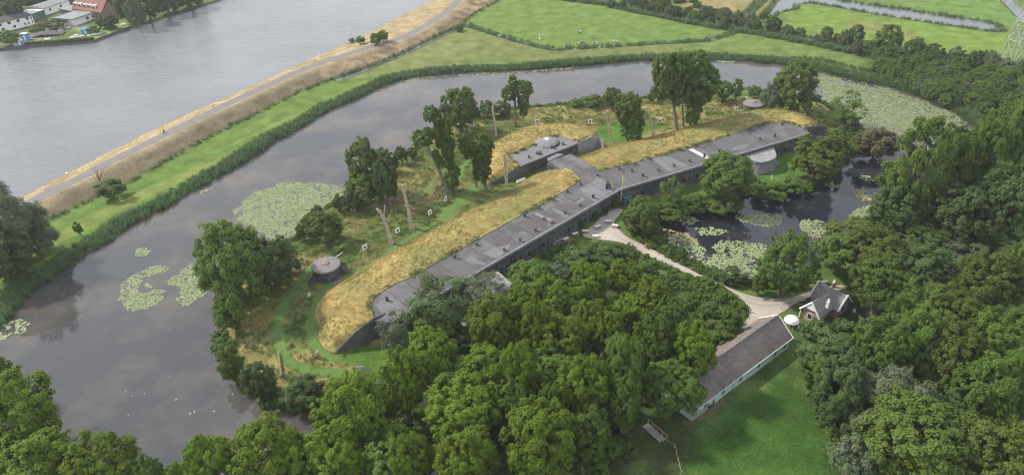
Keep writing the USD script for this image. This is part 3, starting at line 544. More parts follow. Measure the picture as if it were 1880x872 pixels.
# two bulging casemates on the moat side
def casemate(roofpx, zt, zb):
    P = np.array([g(*p, zt)[:2] for p in roofpx]); c = P.mean(0)
    obj('casemate_roof', sheet(smooth_line(P, 1, True), 1.5, lambda Q: zt+.05*behind(Q), skirt=.35), M['casemate'], fort)
    pg = Polygon(P).buffer(-.25); ring0 = densify(np.array(pg.exterior.coords)[:-1], 1.0); ring1 = densify(np.array(pg.exterior.coords)[:-1], 1.0)
    v0 = np.column_stack([ring0, np.full(len(ring0), zt-.3)]); d = ring1-c; d /= np.linalg.norm(d, axis=1, keepdims=True)
    v1 = np.column_stack([ring1+d*.9, np.full(len(ring1), zb)]); n_ = len(v0); i = np.arange(n_); j = (i+1) % n_
    obj('casemate_wall', trimesh.Trimesh(np.vstack([v0, v1]), np.vstack([np.stack([i, n_+i, n_+j], 1), np.stack([i, n_+j, j], 1)])[:, ::-1], process=False), M['concrete_light'], fort)
    return pg, d
pgc, _ = casemate([(1362,284),(1418,266),(1426,282),(1425.5,287),(1420,291),(1405,296),(1396,297),(1386,295)], 4.5, -.2)
casemate([(852,528),(907,492),(934,513),(940.5,517),(939,522),(931,527),(905,540),(897,543),(880,541)], 4.4, -.2)
ledge = np.array([g(*p, .6)[:2] for p in ((1392,312),(1405,314.5),(1426,305),(1431.5,298),(1428,296),(1404,309))])
obj('casemate_ledge', sheet(ledge, 1.2, flat(.75), skirt=.9), M['concrete_light'], fort)
for k, (px, py) in enumerate(((1394,306),(1402,307),(1412,303),(1420,299))):
    p = g(px, py, 2.0); obj('casemate_window', local_box(p[:2]-nR*.1, uR, -.35, .35, -.25, .6, 1.6, 2.5), M['void'], fort)
obj('buttress', tube([g(1386,314,.0), g(1389,297,4.3)], [.55, .3], 4), M['concrete_light'], fort)
# vents, chimneys and boxes that stand on the roof
VENTS = [(1395,257),(1401,231),(1377,238),(1302,261),(1277,269),(1250,277),(1222,285.5),(1194,294),(1166,303),(1137,311),(1320,280),(1293,288.5),(1266,297),(1237,305.5),(1209,314),(1180,324),(1160,315),(1097,323),(1089,363),(1066,340),(1042,354),(1016,368),(1065,379),(1037.5,392),(989,383),(963,398.5),(983,424),(875,450),(926,460),(955,443),(835,474),(711,552),(1436,230),(1422.6,251)]
def vent(p, h, parent, r=.32):
    x, y, z = p
    obj('vent', cat_([trimesh.Trimesh(*(lambda q: (q.vertices+[x, y, z-.15], q.faces))(lathe([(0, 0), (r*1.25, 0), (r*1.25, .25), (r, .3), (r, h-.35), (r*1.35, h-.3), (r*1.35, h), (0, h+.06)], 8)), process=False)]), M['concrete' if random.random() < .6 else 'brown_roof'], parent)
for p in VENTS: vent(roof_pt(*p), .95+.4*random.random(), fort)
p = roof_pt(1114,347); 
for dx, dy, h in ((0, 0, 1.9), (.9, .5, 1.5), (.3, 1.1, 2.1)): vent(p+[dx, dy, 0], h, fort, .38)
p = roof_pt(990,399); obj('roof_box', local_box(p[:2], uL, -.5, .5, -1.6, 1.6, p[2]-.1, p[2]+.75), M['concrete_light'], fort)
p = roof_pt(1009,407); obj('roof_box', local_box(p[:2], uL, -.5, .5, -.9, .9, p[2]-.1, p[2]+.7), M['pinkish'], fort)
p = roof_pt(1008,417); obj('mast', tube([p, p+[0, 0, 2.6]], .06, 5), M['steel'], fort)
# covered passage to the head building
HEADZ = 5.9
PASS = np.array([g(*p, 6.1)[:2] for p in ((1048,282),(1104,313.5),(1068,331.5),(1040,315),(1006,297))])
obj('passage_roof', slab(PASS, lambda P: np.full(len(P), 6.05), .6), M['roof'], fort)
obj('passage_hatch', sheet(np.array([g(*p, 6.1)[:2] for p in ((1004,292),(1022,283),(1035,284),(1007,297))]), 1.5, flat(6.3), skirt=.3), M['roof_light'], fort)
for w_, q in ((0, ((1006,297),(1068,331.5))), (1, ((1104,313.5),(1048,282)))):
    a, b = (g(*p, 6.1)[:2] for p in q); obj('passage_wall', wing([b, a], [5.5, 5.5]), M['concrete'], fort)
for px in ([(1035,297),(1047,303),(1040,306),(1028,300)], [(1056,307),(1068,313),(1060,317),(1048,310)]): obj('roof_panel', sheet(np.array([g(*p, 6.06)[:2] for p in px]), 2, flat(6.07)), M['roof_dark'], fort)

# ---- head building behind the passage
head = thing('fort_battery', 'small grey flat roofed battery block with armoured dome under a golden mound', 'fort')
HP = [(955,305),(1062,262.5),(1050,257),(1038,254),(1028,250),(1009,251),(996,257),(983,265),(965,274),(947,281.5),(930.6,284.5)]
HEAD = np.array([g(*p, HEADZ)[:2] for p in HP]); obj('roof', slab(HEAD, flat(HEADZ), .45), M['roof_light'], head)
ha, hb = HEAD[0], HEAD[1]; hu = (hb-ha)/np.linalg.norm(hb-ha); hn = np.array([-hu[1], hu[0]]); hl = np.linalg.norm(hb-ha)
hh = [(s-.45, s+.45, 1.4, 2.6) for s in np.arange(1.8, hl-1, 4.4)]
obj('front_wall', wall_run(ha+hn*.3, hb+hn*.3, HEADZ-.4, .7, 0, hh)[0], M['concrete'], head)
for h in hh: obj('window', local_box(ha+hn*.3, hu, h[0]-.02, h[1]+.02, .42, .5, h[2]-.02, h[3]+.02), M['void'], head)
hw = [g(*p, 6.2)[:2] for p in ((1062,262.5),(1082,254),(1098,251.5),(1104,254),(1107,260))]
obj('wing_wall', wing([hb+hn*.2]+hw[1:], [5.7, 6.4, 6.3, 5.6, 3.5]), M['concrete_light'], head)
obj('end_wall', wing([HEAD[-1], ha+hn*.3], [5.5, 5.5]), M['concrete'], head)
dc = g(1004,263.5, HEADZ)
dome_m = lathe([(4.2, -.05), (4.1, .25), (3.7, .75), (2.9, 1.2), (1.8, 1.5), (.8, 1.62), (0, 1.65)], 40); dome_m.apply_translation(dc); obj('armoured_dome', dome_m, M['concrete_light'], head, 40)
cap = lathe([(0, 1.72), (.75, 1.70), (.75, 1.55)], 20); cap.apply_translation(dc); obj('dome_cap', cap, M['white_paint'], head)
nic = lathe([(4.24, -.03), (4.22, .42), (4.0, .62)], 20, math.radians(-75), math.radians(10)); nic.apply_translation(dc); obj('dome_slit', nic, M['void'], head)
for p in ((984,268),(962.6,275),(946.6,282),(971.5,290),(1017.5,273),(1034,266),(1022,252)): vent(g(*p, HEADZ), 1.0, head)
p = g(989,283, HEADZ); obj('roof_box', local_box(p[:2], hu, -.7, .7, -.6, .6, HEADZ-.05, HEADZ+.9), M['concrete'], head)

# ---- earth mounds with long dry grass
MOUNDS = []
def mound(inner, outer, zr, zcrest, ztoe, nm, zin=None):
    """inner: roof edge (plan), outer: toe (plan); zin: heights along the inner edge"""
    zin = np.full(len(inner), zr) if zin is None else np.array(zin); sg_ = np.r_[0, np.cumsum(np.linalg.norm(np.diff(inner, axis=0), axis=1))]
    poly = np.vstack([inner, outer[::-1]]); li, lo = LineString(inner), LineString(outer)
    def zf(P):
        q = shapely.points(P); di, do = shapely.distance(q, li), shapely.distance(q, lo); u = di/(di+do+1e-6)
        zr_ = np.interp(shapely.line_locate_point(li, q), sg_, zin); zc_ = zcrest-(zr-zr_)*.9; r = np.where(u < .3, zr_+(zc_-zr_)*ease(u/.3), np.minimum(ztoe, zr_)+(zc_-np.minimum(ztoe, zr_))*np.cos(np.clip((u-.3)/.7, 0, 1)*math.pi/2)**1.15)
        k = np.clip(np.minimum(di, do), 0, 1.5)/1.5
        return r+k*(meshkit.fbm(np.column_stack([P*.3, np.zeros(len(P))]), 3, 8)-.5)*.55
    ms = sheet(poly, .9, zf, skirt=2.2); obj('earth_mound', ms, M['gold'], smooth=50, kind='structure')
    MOUNDS.append((Polygon(poly).buffer(0), zf, LineString(inner)))
rp = lambda L: np.array([roof_pt(*p)[:2] for p in L])
tp = lambda L: np.array([on_ground(*p)[:2] for p in L])
mound(np.vstack([LE, LK+nL*.5, rp([(687,588),(679,558),(690,543),(722,522),(750,511),(782,493),(830,466),(880,438),(940,404),(990,378),(1022,359),(1066,330)])]),
      np.vstack([LE+uL*-.6, tp([(607,648),(594,638),(580,614),(577,590),(584,565),(600,541),(622,521),(650,503),(695,477),(733,453),(770,433),(850,392),(900,366),(940,348),(980,322)]), g(1012,300,5.0)[:2]]), 6.35, 7.2, 2.3, 'a', [.95, 4.3]+[6.4]*12)
mound(np.vstack([rp([(1104,313),(1165,298),(1240,278),(1290,263),(1340,249),(1360,239),(1385,232),(1414,225.5),(1442,225),(1459,230)]), RR+nR*.7, RM+nR*.45-uR*.3]),
      np.vstack([g(1050,281,5.2)[:2], g(1075,280,3.4)[:2], tp([(1115,272),(1157,263),(1210,249),(1265,233),(1310,221),(1340,212),(1370,206),(1401,204),(1442,207),(1484,218),(1500,226)]), RM+nR*1.6+uR*.8]), 6.4, 7.5, 2.4, 'b')
HW_ = [g(*p, z)[:2] for p, z in (((899,340), 1.9), ((930,322), 4.2))]
obj('wing_wall', wing([HW_[0], HW_[1], HEAD[0]+hn*.2], [2.3, 4.5, 6.0]), M['concrete'], head)
dw_ = HEAD[0]-HW_[0]; nw_ = np.array([-dw_[1], dw_[0]])/np.linalg.norm(dw_)
mound(np.array([q+nw_*.42 for q in HW_]+[HEAD[0]+nw_*.45+hn*.2]+[g(*p, HEADZ)[:2] for p in ((930,285),(947,281.5),(965,274),(983,265),(996,257),(1009,251),(1028,250),(1038,254),(1050,257))]+[hb+hn*.75, hw[1]+hn*.42, hw[2]+hn*.42]),
      np.vstack([tp([(893,338),(886,326),(886,310),(891,296),(896,283),(903,263),(920,251),(945,241),(977,233),(1027,229),(1065,236),(1095,246)]), g(1103,252,5.6)[:2]]), 6.1, 7.4, 2.6, 'c', [2.1, 4.4, 6.0]+[6.1]*12)

# ---- two gun cupolas
def turret(loc, zb, lab, rz):
    t = thing('gun_cupola', lab, 'bunker', (*loc, zb), rz)
    obj('drum', lathe([(3.5, -.8), (3.42, 3.3)], 40), M['concrete'], t, 30)
    obj('roof_slab', lathe([(3.5, 3.22), (3.74, 3.24), (3.76, 3.5), (3.6, 3.64), (1.3, 3.92), (0, 3.96)], 48), M['pinkish'], t, 30)
    obj('steel_cap', lathe([(1.02, 3.88), (.98, 4.12), (.7, 4.32), (0, 4.4)], 24), M['rust'], t, 35)
    obj('apron', lathe([(3.4, .1), (4.7, .1), (4.8, -.5)], 40, math.radians(-75), math.radians(25)), M['pinkish'], t)
    for s in (0, 1):
        a = math.radians(-150+s*190); d = np.array([math.cos(a), math.sin(a)]); e = trimesh.creation.extrude_polygon(Polygon([(3.2, -.6), (5.9, -.6), (5.9, .6), (3.2, 3.1)]), .5, engine='earcut'); v = e.vertices
        e.vertices = np.column_stack([d[0]*v[:, 0]-d[1]*(v[:, 2]-.25), d[1]*v[:, 0]+d[0]*(v[:, 2]-.25), v[:, 1]]); obj('wing_wall', e, M['concrete'], t)
    for k in range(7): obj('step', box(3.5+.3*k, 3.8+.3*k, -.8, .8, -.5, 2.3-.32*k), M['concrete'], t)
    obj('rail', tube([(2.6, 2.4, 3.8), (4.4, 3.9, 3.9)], .07, 6), M['white_paint'], t)
    obj('joint', lathe([(3.52, 1.1), (3.53, 1.1), (3.53, 1.18), (3.5, 1.18)], 40), M['void'], t)
turret(TURRETS[0][0], TURRETS[0][1], 'round concrete gun cupola near the mown path at the left end of the fort', 0.2)
turret(TURRETS[1][0], TURRETS[1][1], 'round concrete gun cupola beside the big trees at the far right end', 1.1)

# ------------------------------------------------------------------ barn
BN = g(1270,771,.1)[:2]; bu = g(1406,669,.1)[:2]-BN; bu /= np.linalg.norm(bu); bn = np.array([-bu[1], bu[0]])
barn = thing('storage_barn', 'long white barn with dark tiled gable roof beside the lawn', 'barn', (BN[0], BN[1], 0), math.atan2(bu[1], bu[0]))
BL, BW, BE, BR = 32.2, 8.0, 3.3, 6.7
win = [(s-.5, s+.5, .9, 2.3) for s in (4.0, 9.6, 15.2, 21.4, 27.2, 30.6)]
def loc_wall(pg, t, tf):
    e = trimesh.creation.extrude_polygon(pg, t, engine='earcut'); e.vertices = tf(e.vertices); e.fix_normals(); return e
pg = shapely.box(0, -.3, BL, BE)
for a, b, c, d in win: pg = pg.difference(shapely.box(a, c, b, d))
obj('side_wall', loc_wall(pg, .3, lambda v: np.column_stack([v[:, 0], v[:, 2], v[:, 1]])), M['white_wood'], barn)
obj('side_wall', loc_wall(shapely.box(0, -.3, BL, BE), .3, lambda v: np.column_stack([v[:, 0], BW-v[:, 2], v[:, 1]])), M['white_wood'], barn)
gab = Polygon([(.3, -.3), (BW-.3, -.3), (BW-.3, BE), (BW/2, BR-.25), (.3, BE)])
obj('gable_wall', loc_wall(gab.difference(shapely.box(3.0, -.3, 5.6, 2.8)), .28, lambda v: np.column_stack([v[:, 2]+.01, v[:, 0], v[:, 1]])), M['white_wood'], barn)
obj('gable_wall', loc_wall(gab, .28, lambda v: np.column_stack([BL-v[:, 2]-.01, v[:, 0], v[:, 1]])), M['brick'], barn)
obj('door', box(.2, .28, 3.02, 5.58, -.25, 2.78), M['void'], barn)
obj('plinth', box(-.06, 7.0, -.05, .0, -.3, 1.1), M['grey_metal'], barn); obj('downpipe', tube([(12.4, -.08, 0), (12.4, -.08, 3.2)], .06, 6), M['grey_metal'], barn); obj('downpipe', tube([(-.1, -.1, 0), (-.1, -.1, 3.2)], .06, 6), M['grey_metal'], barn)
for a, b, c, d in win:
    w = obj('window', box(a+.01, b-.01, .16, .2, c+.01, d-.01), M['glass'], barn); obj('shutter', box(a+.02, a+.5, .02, .08, c+.02, d-.02), M['green_paint'], w); obj('shutter', box(a+.52, b-.02, .02, .08, c+.02, d-.02), M['green_paint'], w)
sl = math.hypot(BW/2+.35, (BR-BE)*(BW/2+.35)/(BW/2)); k_ = (BR-BE)/(BW/2)
def roof_plane(x0, x1, half, ridge, k, sgn, yc, over, t=.16):
    """one slope with visible courses: small steps down the slope"""
    n = 14; v = []; f = []
    for i in range(n):
        a, b = (half+over)*i/n, (half+over)*(i+1)/n
        za, zb = ridge-k*a+.03, ridge-k*b-.01+.055
        o = len(v); ya, yb = yc+sgn*a, yc+sgn*b
        v += [(x0, ya, za), (x1, ya, za), (x1, yb, zb), (x0, yb, zb), (x1, yb, zb-.06), (x0, yb, zb-.06)]
        q = [[o, o+1, o+2], [o, o+2, o+3], [o+3, o+2, o+4], [o+3, o+4, o+5]]
        f += q if sgn < 0 else [c[::-1] for c in q]
    o = len(v); b = half+over; v += [(x0, yc, ridge-t), (x1, yc, ridge-t), (x1, yc+sgn*b, ridge-k*b-t), (x0, yc+sgn*b, ridge-k*b-t)]
    q = [[o+1, o, o+3], [o+1, o+3, o+2]]; f += q if sgn < 0 else [c[::-1] for c in q]
    tm = trimesh.Trimesh(v, f, process=False); return tm
for sg in (-1, 1): obj('roof_slope', roof_plane(-.4, BL+.5, BW/2, BR, k_, sg, BW/2, .35), M['tile'], barn)
obj('ridge', tube([(-.4, BW/2, BR+.06), (BL+.5, BW/2, BR+.06)], .13, 6), M['tile'], barn)
obj('gutter', box(-.3, BL+.3, -.5, -.36, BE-.36, BE-.22), M['white_wood'], barn)
for x in (-.46, BL+.5):
    for sg in (-1, 1): obj('barge_board', trimesh.Trimesh(*(lambda q: (q.vertices, q.faces))(tube([(x, BW/2, BR), (x, BW/2+sg*(BW/2+.4), BR-k_*(BW/2+.4))], [.15, .15], 4))), M['white_paint'], barn)
obj('eave_trim', box(1, BL+.4, BW+.36, BW+.46, BE-.42, BE-.24), M['oak_wood'], barn)
# spare tyre leaning on the barn wall
p = g(1304,746,.0); ty = thing('tractor_tyre', 'black tractor tyre leaning on the white barn wall', 'tyre', (p[0], p[1], .0), math.atan2(bu[1], bu[0]))
tr = trimesh.creation.torus(.82, .2, 28, 10); tr.apply_transform(trimesh.transformations.rotation_matrix(math.radians(78), [1, 0, 0])); tr.apply_translation([0, .1, 1.0]); obj('tyre', tr, M['black'], ty, True)
for k in range(16):
    a = 2*math.pi*k/16; b = box(-.05, .05, -.24, .24, -.07, .07); b.apply_translation([0, 0, 1.0]); b.apply_transform(trimesh.transformations.rotation_matrix(a, [0, 1, 0])); b.apply_transform(trimesh.transformations.rotation_matrix(math.radians(-12), [1, 0, 0])); b.apply_translation([0, .1, 1.0]); obj('tread_lug', b, M['black'], ty)

# ------------------------------------------------------------------ keeper's house
KR, KE = 5.7, 2.9
ka, kb = g(1503,516,KR)[:2], g(1556,542.6,KR)[:2]; ku = (kb-ka)/np.linalg.norm(kb-ka); kang = math.atan2(ku[1], ku[0])
house = thing('keepers_house', 'small brown brick house with crossing tiled roofs and white barge boards', 'house', (ka[0], ka[1], 0), kang)
HL, HW2 = 7.3, 2.55; kk = (KR-KE)/HW2
# local x along the main ridge, local -y towards the front wing
def gable_block(x0, x1, w2, parent, mat='brick'):
    pgm = Polygon([(-w2, -.3), (w2, -.3), (w2, KE), (0, KR-.2), (-w2, KE)])
    e = trimesh.creation.extrude_polygon(pgm, x1-x0, engine='earcut'); v = e.vertices
    return np.column_stack([x0+v[:, 2], v[:, 0], v[:, 1]]), e.faces
v, f = gable_block(.35, HL-.35, HW2-.3, house); e = trimesh.Trimesh(v, f); e.fix_normals(); obj('wall', e, M['brick_pale'], house)
v, f = gable_block(0.3, 8.0, 2.0-.25, house); e = trimesh.Trimesh(np.column_stack([3.68+v[:, 1], -v[:, 0], v[:, 2]]), f); e.fix_normals(); obj('wall', e, M['brick_pale'], house)
for sg in (-1, 1): obj('roof_slope', roof_plane(0, HL, HW2, KR, kk, sg, 0, .3), M['tile_grey'], house)
k2 = (KR-KE)/2.15
for sg in (-1, 1):
    r = roof_plane(0, 8.35, 2.15, KR-.02, k2, sg, 0, .25); r.vertices = np.column_stack([3.68+r.vertices[:, 1]*1, -r.vertices[:, 0], r.vertices[:, 2]]); r.invert(); 
    r.vertices[:, 0] = 3.68-(r.vertices[:, 0]-3.68); r.invert(); obj('roof_slope', r, M['tile_grey'], house)
for x in (-.05, HL+.05):
    for sg in (-1, 1): obj('barge_board', tube([(x, 0, KR+.08), (x, sg*(HW2+.35), KR-kk*(HW2+.35)+.08)], .22, 4), M['white_paint'], house)
for sg in (-1, 1): obj('barge_board', tube([(3.68, -8.4, KR+.06), (3.68+sg*2.45, -8.4, KR-k2*2.45+.06)], .25, 4), M['white_paint'], house)
obj('gable_board', loc_wall(Polygon([(-1.25, KR-k2*1.25-.3), (0, KR-.1), (1.25, KR-k2*1.25-.3)]), .1, lambda v: np.column_stack([3.68+v[:, 0], -8.42+v[:, 2], v[:, 1]])), M['white_paint'], house)
for x in (3.68-2.2, 3.68+2.2): obj('porch_post', box(x-.08, x+.08, -8.42, -8.26, -.2, KE-.1), M['white_paint'], house)
wd = obj('window', box(3.2, 4.2, -8.04, -7.98, .9, 2.3), M['glass'], house); obj('frame', cat_([box(3.1, 3.2, -8.08, -7.99, .8, 2.4), box(4.2, 4.3, -8.08, -7.99, .8, 2.4), box(3.2, 4.2, -8.08, -7.99, 2.3, 2.4), box(3.2, 4.2, -8.08, -7.99, .8, .9)]), M['white_paint'], wd)
wd = obj('window', box(HL-.36, HL-.3, -.6, .6, 1.0, 2.4), M['glass'], house); obj('frame', cat_([box(HL-.37, HL-.28, -.7, -.6, .9, 2.5), box(HL-.37, HL-.28, .6, .7, .9, 2.5)]), M['white_paint'], wd)
p = (np.array(g(1520,558,4.7)[:2])-ka); pl = np.array([p@ku, p@np.array([-ku[1], ku[0]])])
ch = obj('chimney', box(pl[0]-.3, pl[0]+.3, pl[1]-.3, pl[1]+.3, 3.6, 5.6), M['white_paint'], house); obj('chimney_cap', lathe([(.0, 6.25), (.2, 6.1), (.2, 5.95), (.1, 5.9), (.1, 5.6)], 8).apply_translation([pl[0], pl[1], 0]), M['white_paint'], ch)
pl = (3.2, 2.2)
p = g(1531,521,1.0); ch = thing('brick_pillar', 'brick pillar topped with white pots behind the house', 'pillar', (p[0], p[1], 0)); obj('pillar', box(-.3, .3, -.3, .3, 0, 1.2), M['brick'], ch); obj('pot', lathe([(0, 1.2), (.32, 1.22), (.4, 1.5), (.2, 1.8), (.28, 2.1), (0, 2.2)], 10), M['white_paint'], ch)
p = g(1513,517,.6); bt = thing('garden_table', 'pale garden table behind the roof of the house', 'table', (p[0], p[1], 0), .3); obj('table_top', box(-.9, .9, -.45, .45, .7, .78), M['concrete_light'], bt)
for x in (-.7, .7):
    for y in (-.3, .3): obj('leg', box(x-.04, x+.04, y-.04, y+.04, 0, .7), M['concrete_light'], bt)
# white party tent between barn and house
p = g(1453,590,1.2); tn = thing('white_tent', 'white domed tent between the barn and the brick house', 'tent', (p[0], p[1], 0), .4)
tent = lathe([(1.7, 1.5), (1.6, 1.8), (1.3, 2.2), (.7, 2.5), (.0, 2.6)], 16); obj('canopy', tent, M['white_paint'], tn, 20)
for k in range(6): a = k*math.pi/3; obj('pole', tube([(1.6*math.cos(a), 1.6*math.sin(a), 0), (1.6*math.cos(a), 1.6*math.sin(a), 1.55)], .05, 5), M['white_paint'], tn)
for k, (px, py) in enumerate(((1569,571),(1579,582))):
    p = g(px, py, .5); t_ = thing('garden_chair', ('white garden chair under the right gable of the house', 'white garden chair at the edge of the wood right of the house')[k], 'chair', (p[0], p[1], 0), .8*k)
    obj('seat', box(-.28, .28, -.28, .28, .42, .47), M['white_paint'], t_); obj('backrest', box(-.28, .28, .24, .29, .47, 1.0), M['white_paint'], t_)
    for x in (-.24, .24):
        for y in (-.24, .24): obj('leg', box(x-.03, x+.03, y-.03, y+.03, 0, .42), M['white_paint'], t_)

# ------------------------------------------------------------------ small things round the fort
def bench_table(px, py, rz, lab, grp=None, n=[0]):
    p = on_ground(px, py); t = thing('picnic_table', lab, 'picnic table', p, rz, grp)
    obj('table_top', cat_([box(-.9, .9, -.39+.2*k, -.21+.2*k, .72, .77) for k in range(4)]), M['white_paint'], t)
    for s in (-1, 1):
        obj('seat', box(-.9, .9, s*.72-.13, s*.72+.13, .42, .47), M['wood'], t)
        obj('leg', cat_([tube([(s*.65, -.75, 0), (s*.65, -.2, .72)], .05, 4), tube([(s*.65, .75, 0), (s*.65, .2, .72)], .05, 4), box(s*.65-.03, s*.65+.03, -.8, .8, .36, .42)]), M['wood'], t)
bench_table(1039,442,.5, 'picnic table on the lawn beside the long wall bench'); bench_table(1056,432,.5, 'picnic table on the grass where the gravel terrace begins')
bench_table(1074.5,427,.0, 'picnic table on the gravel nearest the fort wall'); bench_table(1097,419,.5, 'picnic table alone in the middle of the gravel terrace'); bench_table(1093.5,436,.0, 'picnic table at the lower gravel edge beside the lawn')
bench_table(1117,409,-.2, 'picnic table farthest up the gravel terrace towards the flag'); bench_table(1129,417,-.3, 'picnic table on the gravel edge against the green bushes')
def bench(p, rz, L, lab, mat='wood', back=True, nm='bench'):
    t = thing(nm, lab, 'bench', p, rz); obj('seat', cat_([box(-L/2, L/2, y, y+.16, .42, .48) for y in (-.25, -.07, .11)]), M[mat], t)
    for x in (-L/2+.2, L/2-.2): obj('leg', box(x-.06, x+.06, -.22, .24, 0, .42), M[mat], t)
    if back: obj('backrest', cat_([box(-L/2, L/2, .27, .32, z, z+.14) for z in (.6, .8)]), M[mat], t)
    return t
bench(on_ground(1191,455), -.62, 2.4, 'yellow wooden bench beside the gravel path above the pond', 'oak_wood')
bench(on_ground(1163,365), .42, 3.2, 'long wooden bench against the fort wall right of the flag', 'wood')
bench(on_ground(866,246), .6, 1.8, 'weathered bench in the grass beside the ivy covered tree', 'concrete_light'); bench(on_ground(892,234), .25, 2.4, 'low pale bench left of the bare trunk by the big tree', 'concrete_light', False)
bench(on_ground(957,334), .55, 3.4, 'white bench at the foot of the battery block wall', 'white_paint')
p = on_ground(1027,443); t = thing('wall_bench', 'long grey slab bench standing along the fort wall', 'bench', p, math.atan2(uL[1], uL[0])); obj('seat', box(-3.0, 3.0, -.6, .6, .55, .72), M['concrete_light'], t)
for x in (-2.4, 0, 2.4): obj('support', box(x-.2, x+.2, -.5, .5, -.2, .55), M['concrete_light'], t)
# flag on its pole
p = np.r_[FB-nL*.35, 0]; t = thing('flagpole', 'white flagpole with yellow green flag at the bend of the fort', 'flagpole', p)
obj('pole', tube([(0, 0, 1.5), (.25, -.1, 10.2)], [.09, .05], 8), M['white_paint'], t)
F_ = np.array([[(.26+.42*i/8*(1+.35*math.sin(j*.8)), -.1+.12*math.sin(i*.9+j*.7), 9.9-2.9*j/10-.25*i/8) for i in range(9)] for j in range(11)]).reshape(-1, 3); ff = []
for j in range(10):
    for i in range(8): a = j*9+i; ff += [[a, a+1, a+10], [a, a+10, a+9]]
obj('flag', (F_, np.array(ff)), M['flag'], t, True)
# green porch at the bend
t = thing('green_porch', 'green wooden entrance porch under the flag', 'porch', np.r_[FB-nL*.2+uR*.6, 0], math.atan2(uR[1], uR[0])); obj('screen', box(0, 2.2, -1.4, -1.3, 0, 3.0), M['green_paint'], t); obj('screen', box(0, .1, -1.3, .2, 0, 3.0), M['green_paint'], t); obj('canopy', box(-.1, 2.4, -1.6, .2, 3.0, 3.12), M['green_paint'], t); obj('door', box(.7, 1.6, -1.44, -1.4, .05, 2.1), M['void'], t)
# gate across the path
p = g(1301,521,.25); q = g(1309,516,.25); d = q[:2]-p[:2]; t = thing('path_gate', 'grey field gate hung between two dark posts across the gravel path', 'gate', p, math.atan2(d[1], d[0])); gl = np.linalg.norm(d)
for x in (0, gl): obj('post', box(x-.12, x+.12, -.12, .12, -.2, 1.6), M['black'], t)
for z in (.3, .6, .9, 1.2): obj('bar', box(.12, gl-.12, -.03, .03, z, z+.07), M['grey_metal'], t)
obj('brace', tube([(.15, 0, .3), (gl-.15, 0, 1.25)], .04, 4), M['grey_metal'], t)
# art panels: white boards with a dark square, standing in the long grass
BOARDS = [(867,229,.0,'white framed board below the big round tree on the left'),(986.5,223,.05,'white board with black square left above the golden battery mound'),(1083,223,.05,'white board with black spot above the right half of the battery mound'),(1137,224,.1,'white board half hidden behind the leafy poplar'),(1210.5,222.5,.1,'white board right of the broken bare trunk'),(1351,200,.3,'white board left of the far gun cupola'),(1474,212,.3,'white board on the crest at the right end of the mound'),(731,424,.75,'white board right below the forked bare trunk'),(671,455,.8,'white board on the path behind the near gun cupola'),(790,391,.95,'white board between the tall bare trunk and the green path'),(819,366,1.1,'white board at the foot of the leaning regrown poplar'),(1278,226,.3,'white board among the tall poplar trunks')]
for px, py, rz, lab in BOARDS:
    p = on_ground(px, py+6); t = thing('art_board', lab, 'sign board', p, rz)
    obj('panel', box(-.75, .75, -.04, .04, .55, 2.05), M['white_paint'], t); obj('dark_square', box(-.33, .33, -.052, .052, .97, 1.63), M['black'], t)
    for x in (-.55, .55): obj('leg', box(x-.05, x+.05, -.05, .05, -.1, .55), M['wood'], t)
p = on_ground(664,686); t = thing('info_panel', 'grey information panel on two posts beside the lower mown path', 'sign', p, .15)
obj('panel', trimesh.Trimesh(*(lambda b: (b.vertices, b.faces))(box(-.75, .75, -.05, .05, .9, 2.2))), M['steel'], t); obj('post', box(-.7, -.58, -.11, -.05, 0, 2.2), M['grey_metal'], t); obj('post', box(.58, .7, -.11, -.05, 0, 2.2), M['grey_metal'], t)
p = on_ground(579,655); t = thing('tilted_board', 'white board tilting in the dry grass below the mound', 'sign board', p, 1.2); b = box(-.5, .5, -.05, .05, .3, 1.9); b.apply_transform(trimesh.transformations.rotation_matrix(.35, [1, 0, 0])); obj('panel', b, M['white_paint'], t); obj('post', box(-.06, .06, .0, .1, -.1, .7), M['wood'], t)
p = on_ground(567,546); t = thing('tilted_board', 'white board leaning between the two mown paths near the cupola', 'sign board', p, .9); b = box(-.45, .45, -.05, .05, .3, 1.7); b.apply_transform(trimesh.transformations.rotation_matrix(.35, [1, 0, 0])); obj('panel', b, M['white_paint'], t); obj('post', box(-.06, .06, .0, .1, -.1, .7), M['wood'], t)
for px, py, lab in ((1466,308,'white marker post on the lawn beside the rounded willow'),(1416,330,'white marker post on the grass bank right of the large pond tree'),(1549,257,'white marker post in the reeds below the right end wall')):
    p = on_ground(px, py); t = thing('marker_post', lab, 'post', p); obj('post', box(-.12, .12, -.12, .12, -.1, 1.6), M['white_paint'], t); obj('cap', lathe([(0, 1.78), (.17, 1.6), (.17, 1.5)], 4), M['steel'], t)
p = on_ground(852,598); t = thing('white_basin', 'small white round basin in the shade behind the feathery trees', 'basin', p); obj('bowl', lathe([(0, .15), (.5, .2), (.75, .6), (.68, .62), (.4, .3), (0, .27)], 16), M['white_paint'], t)
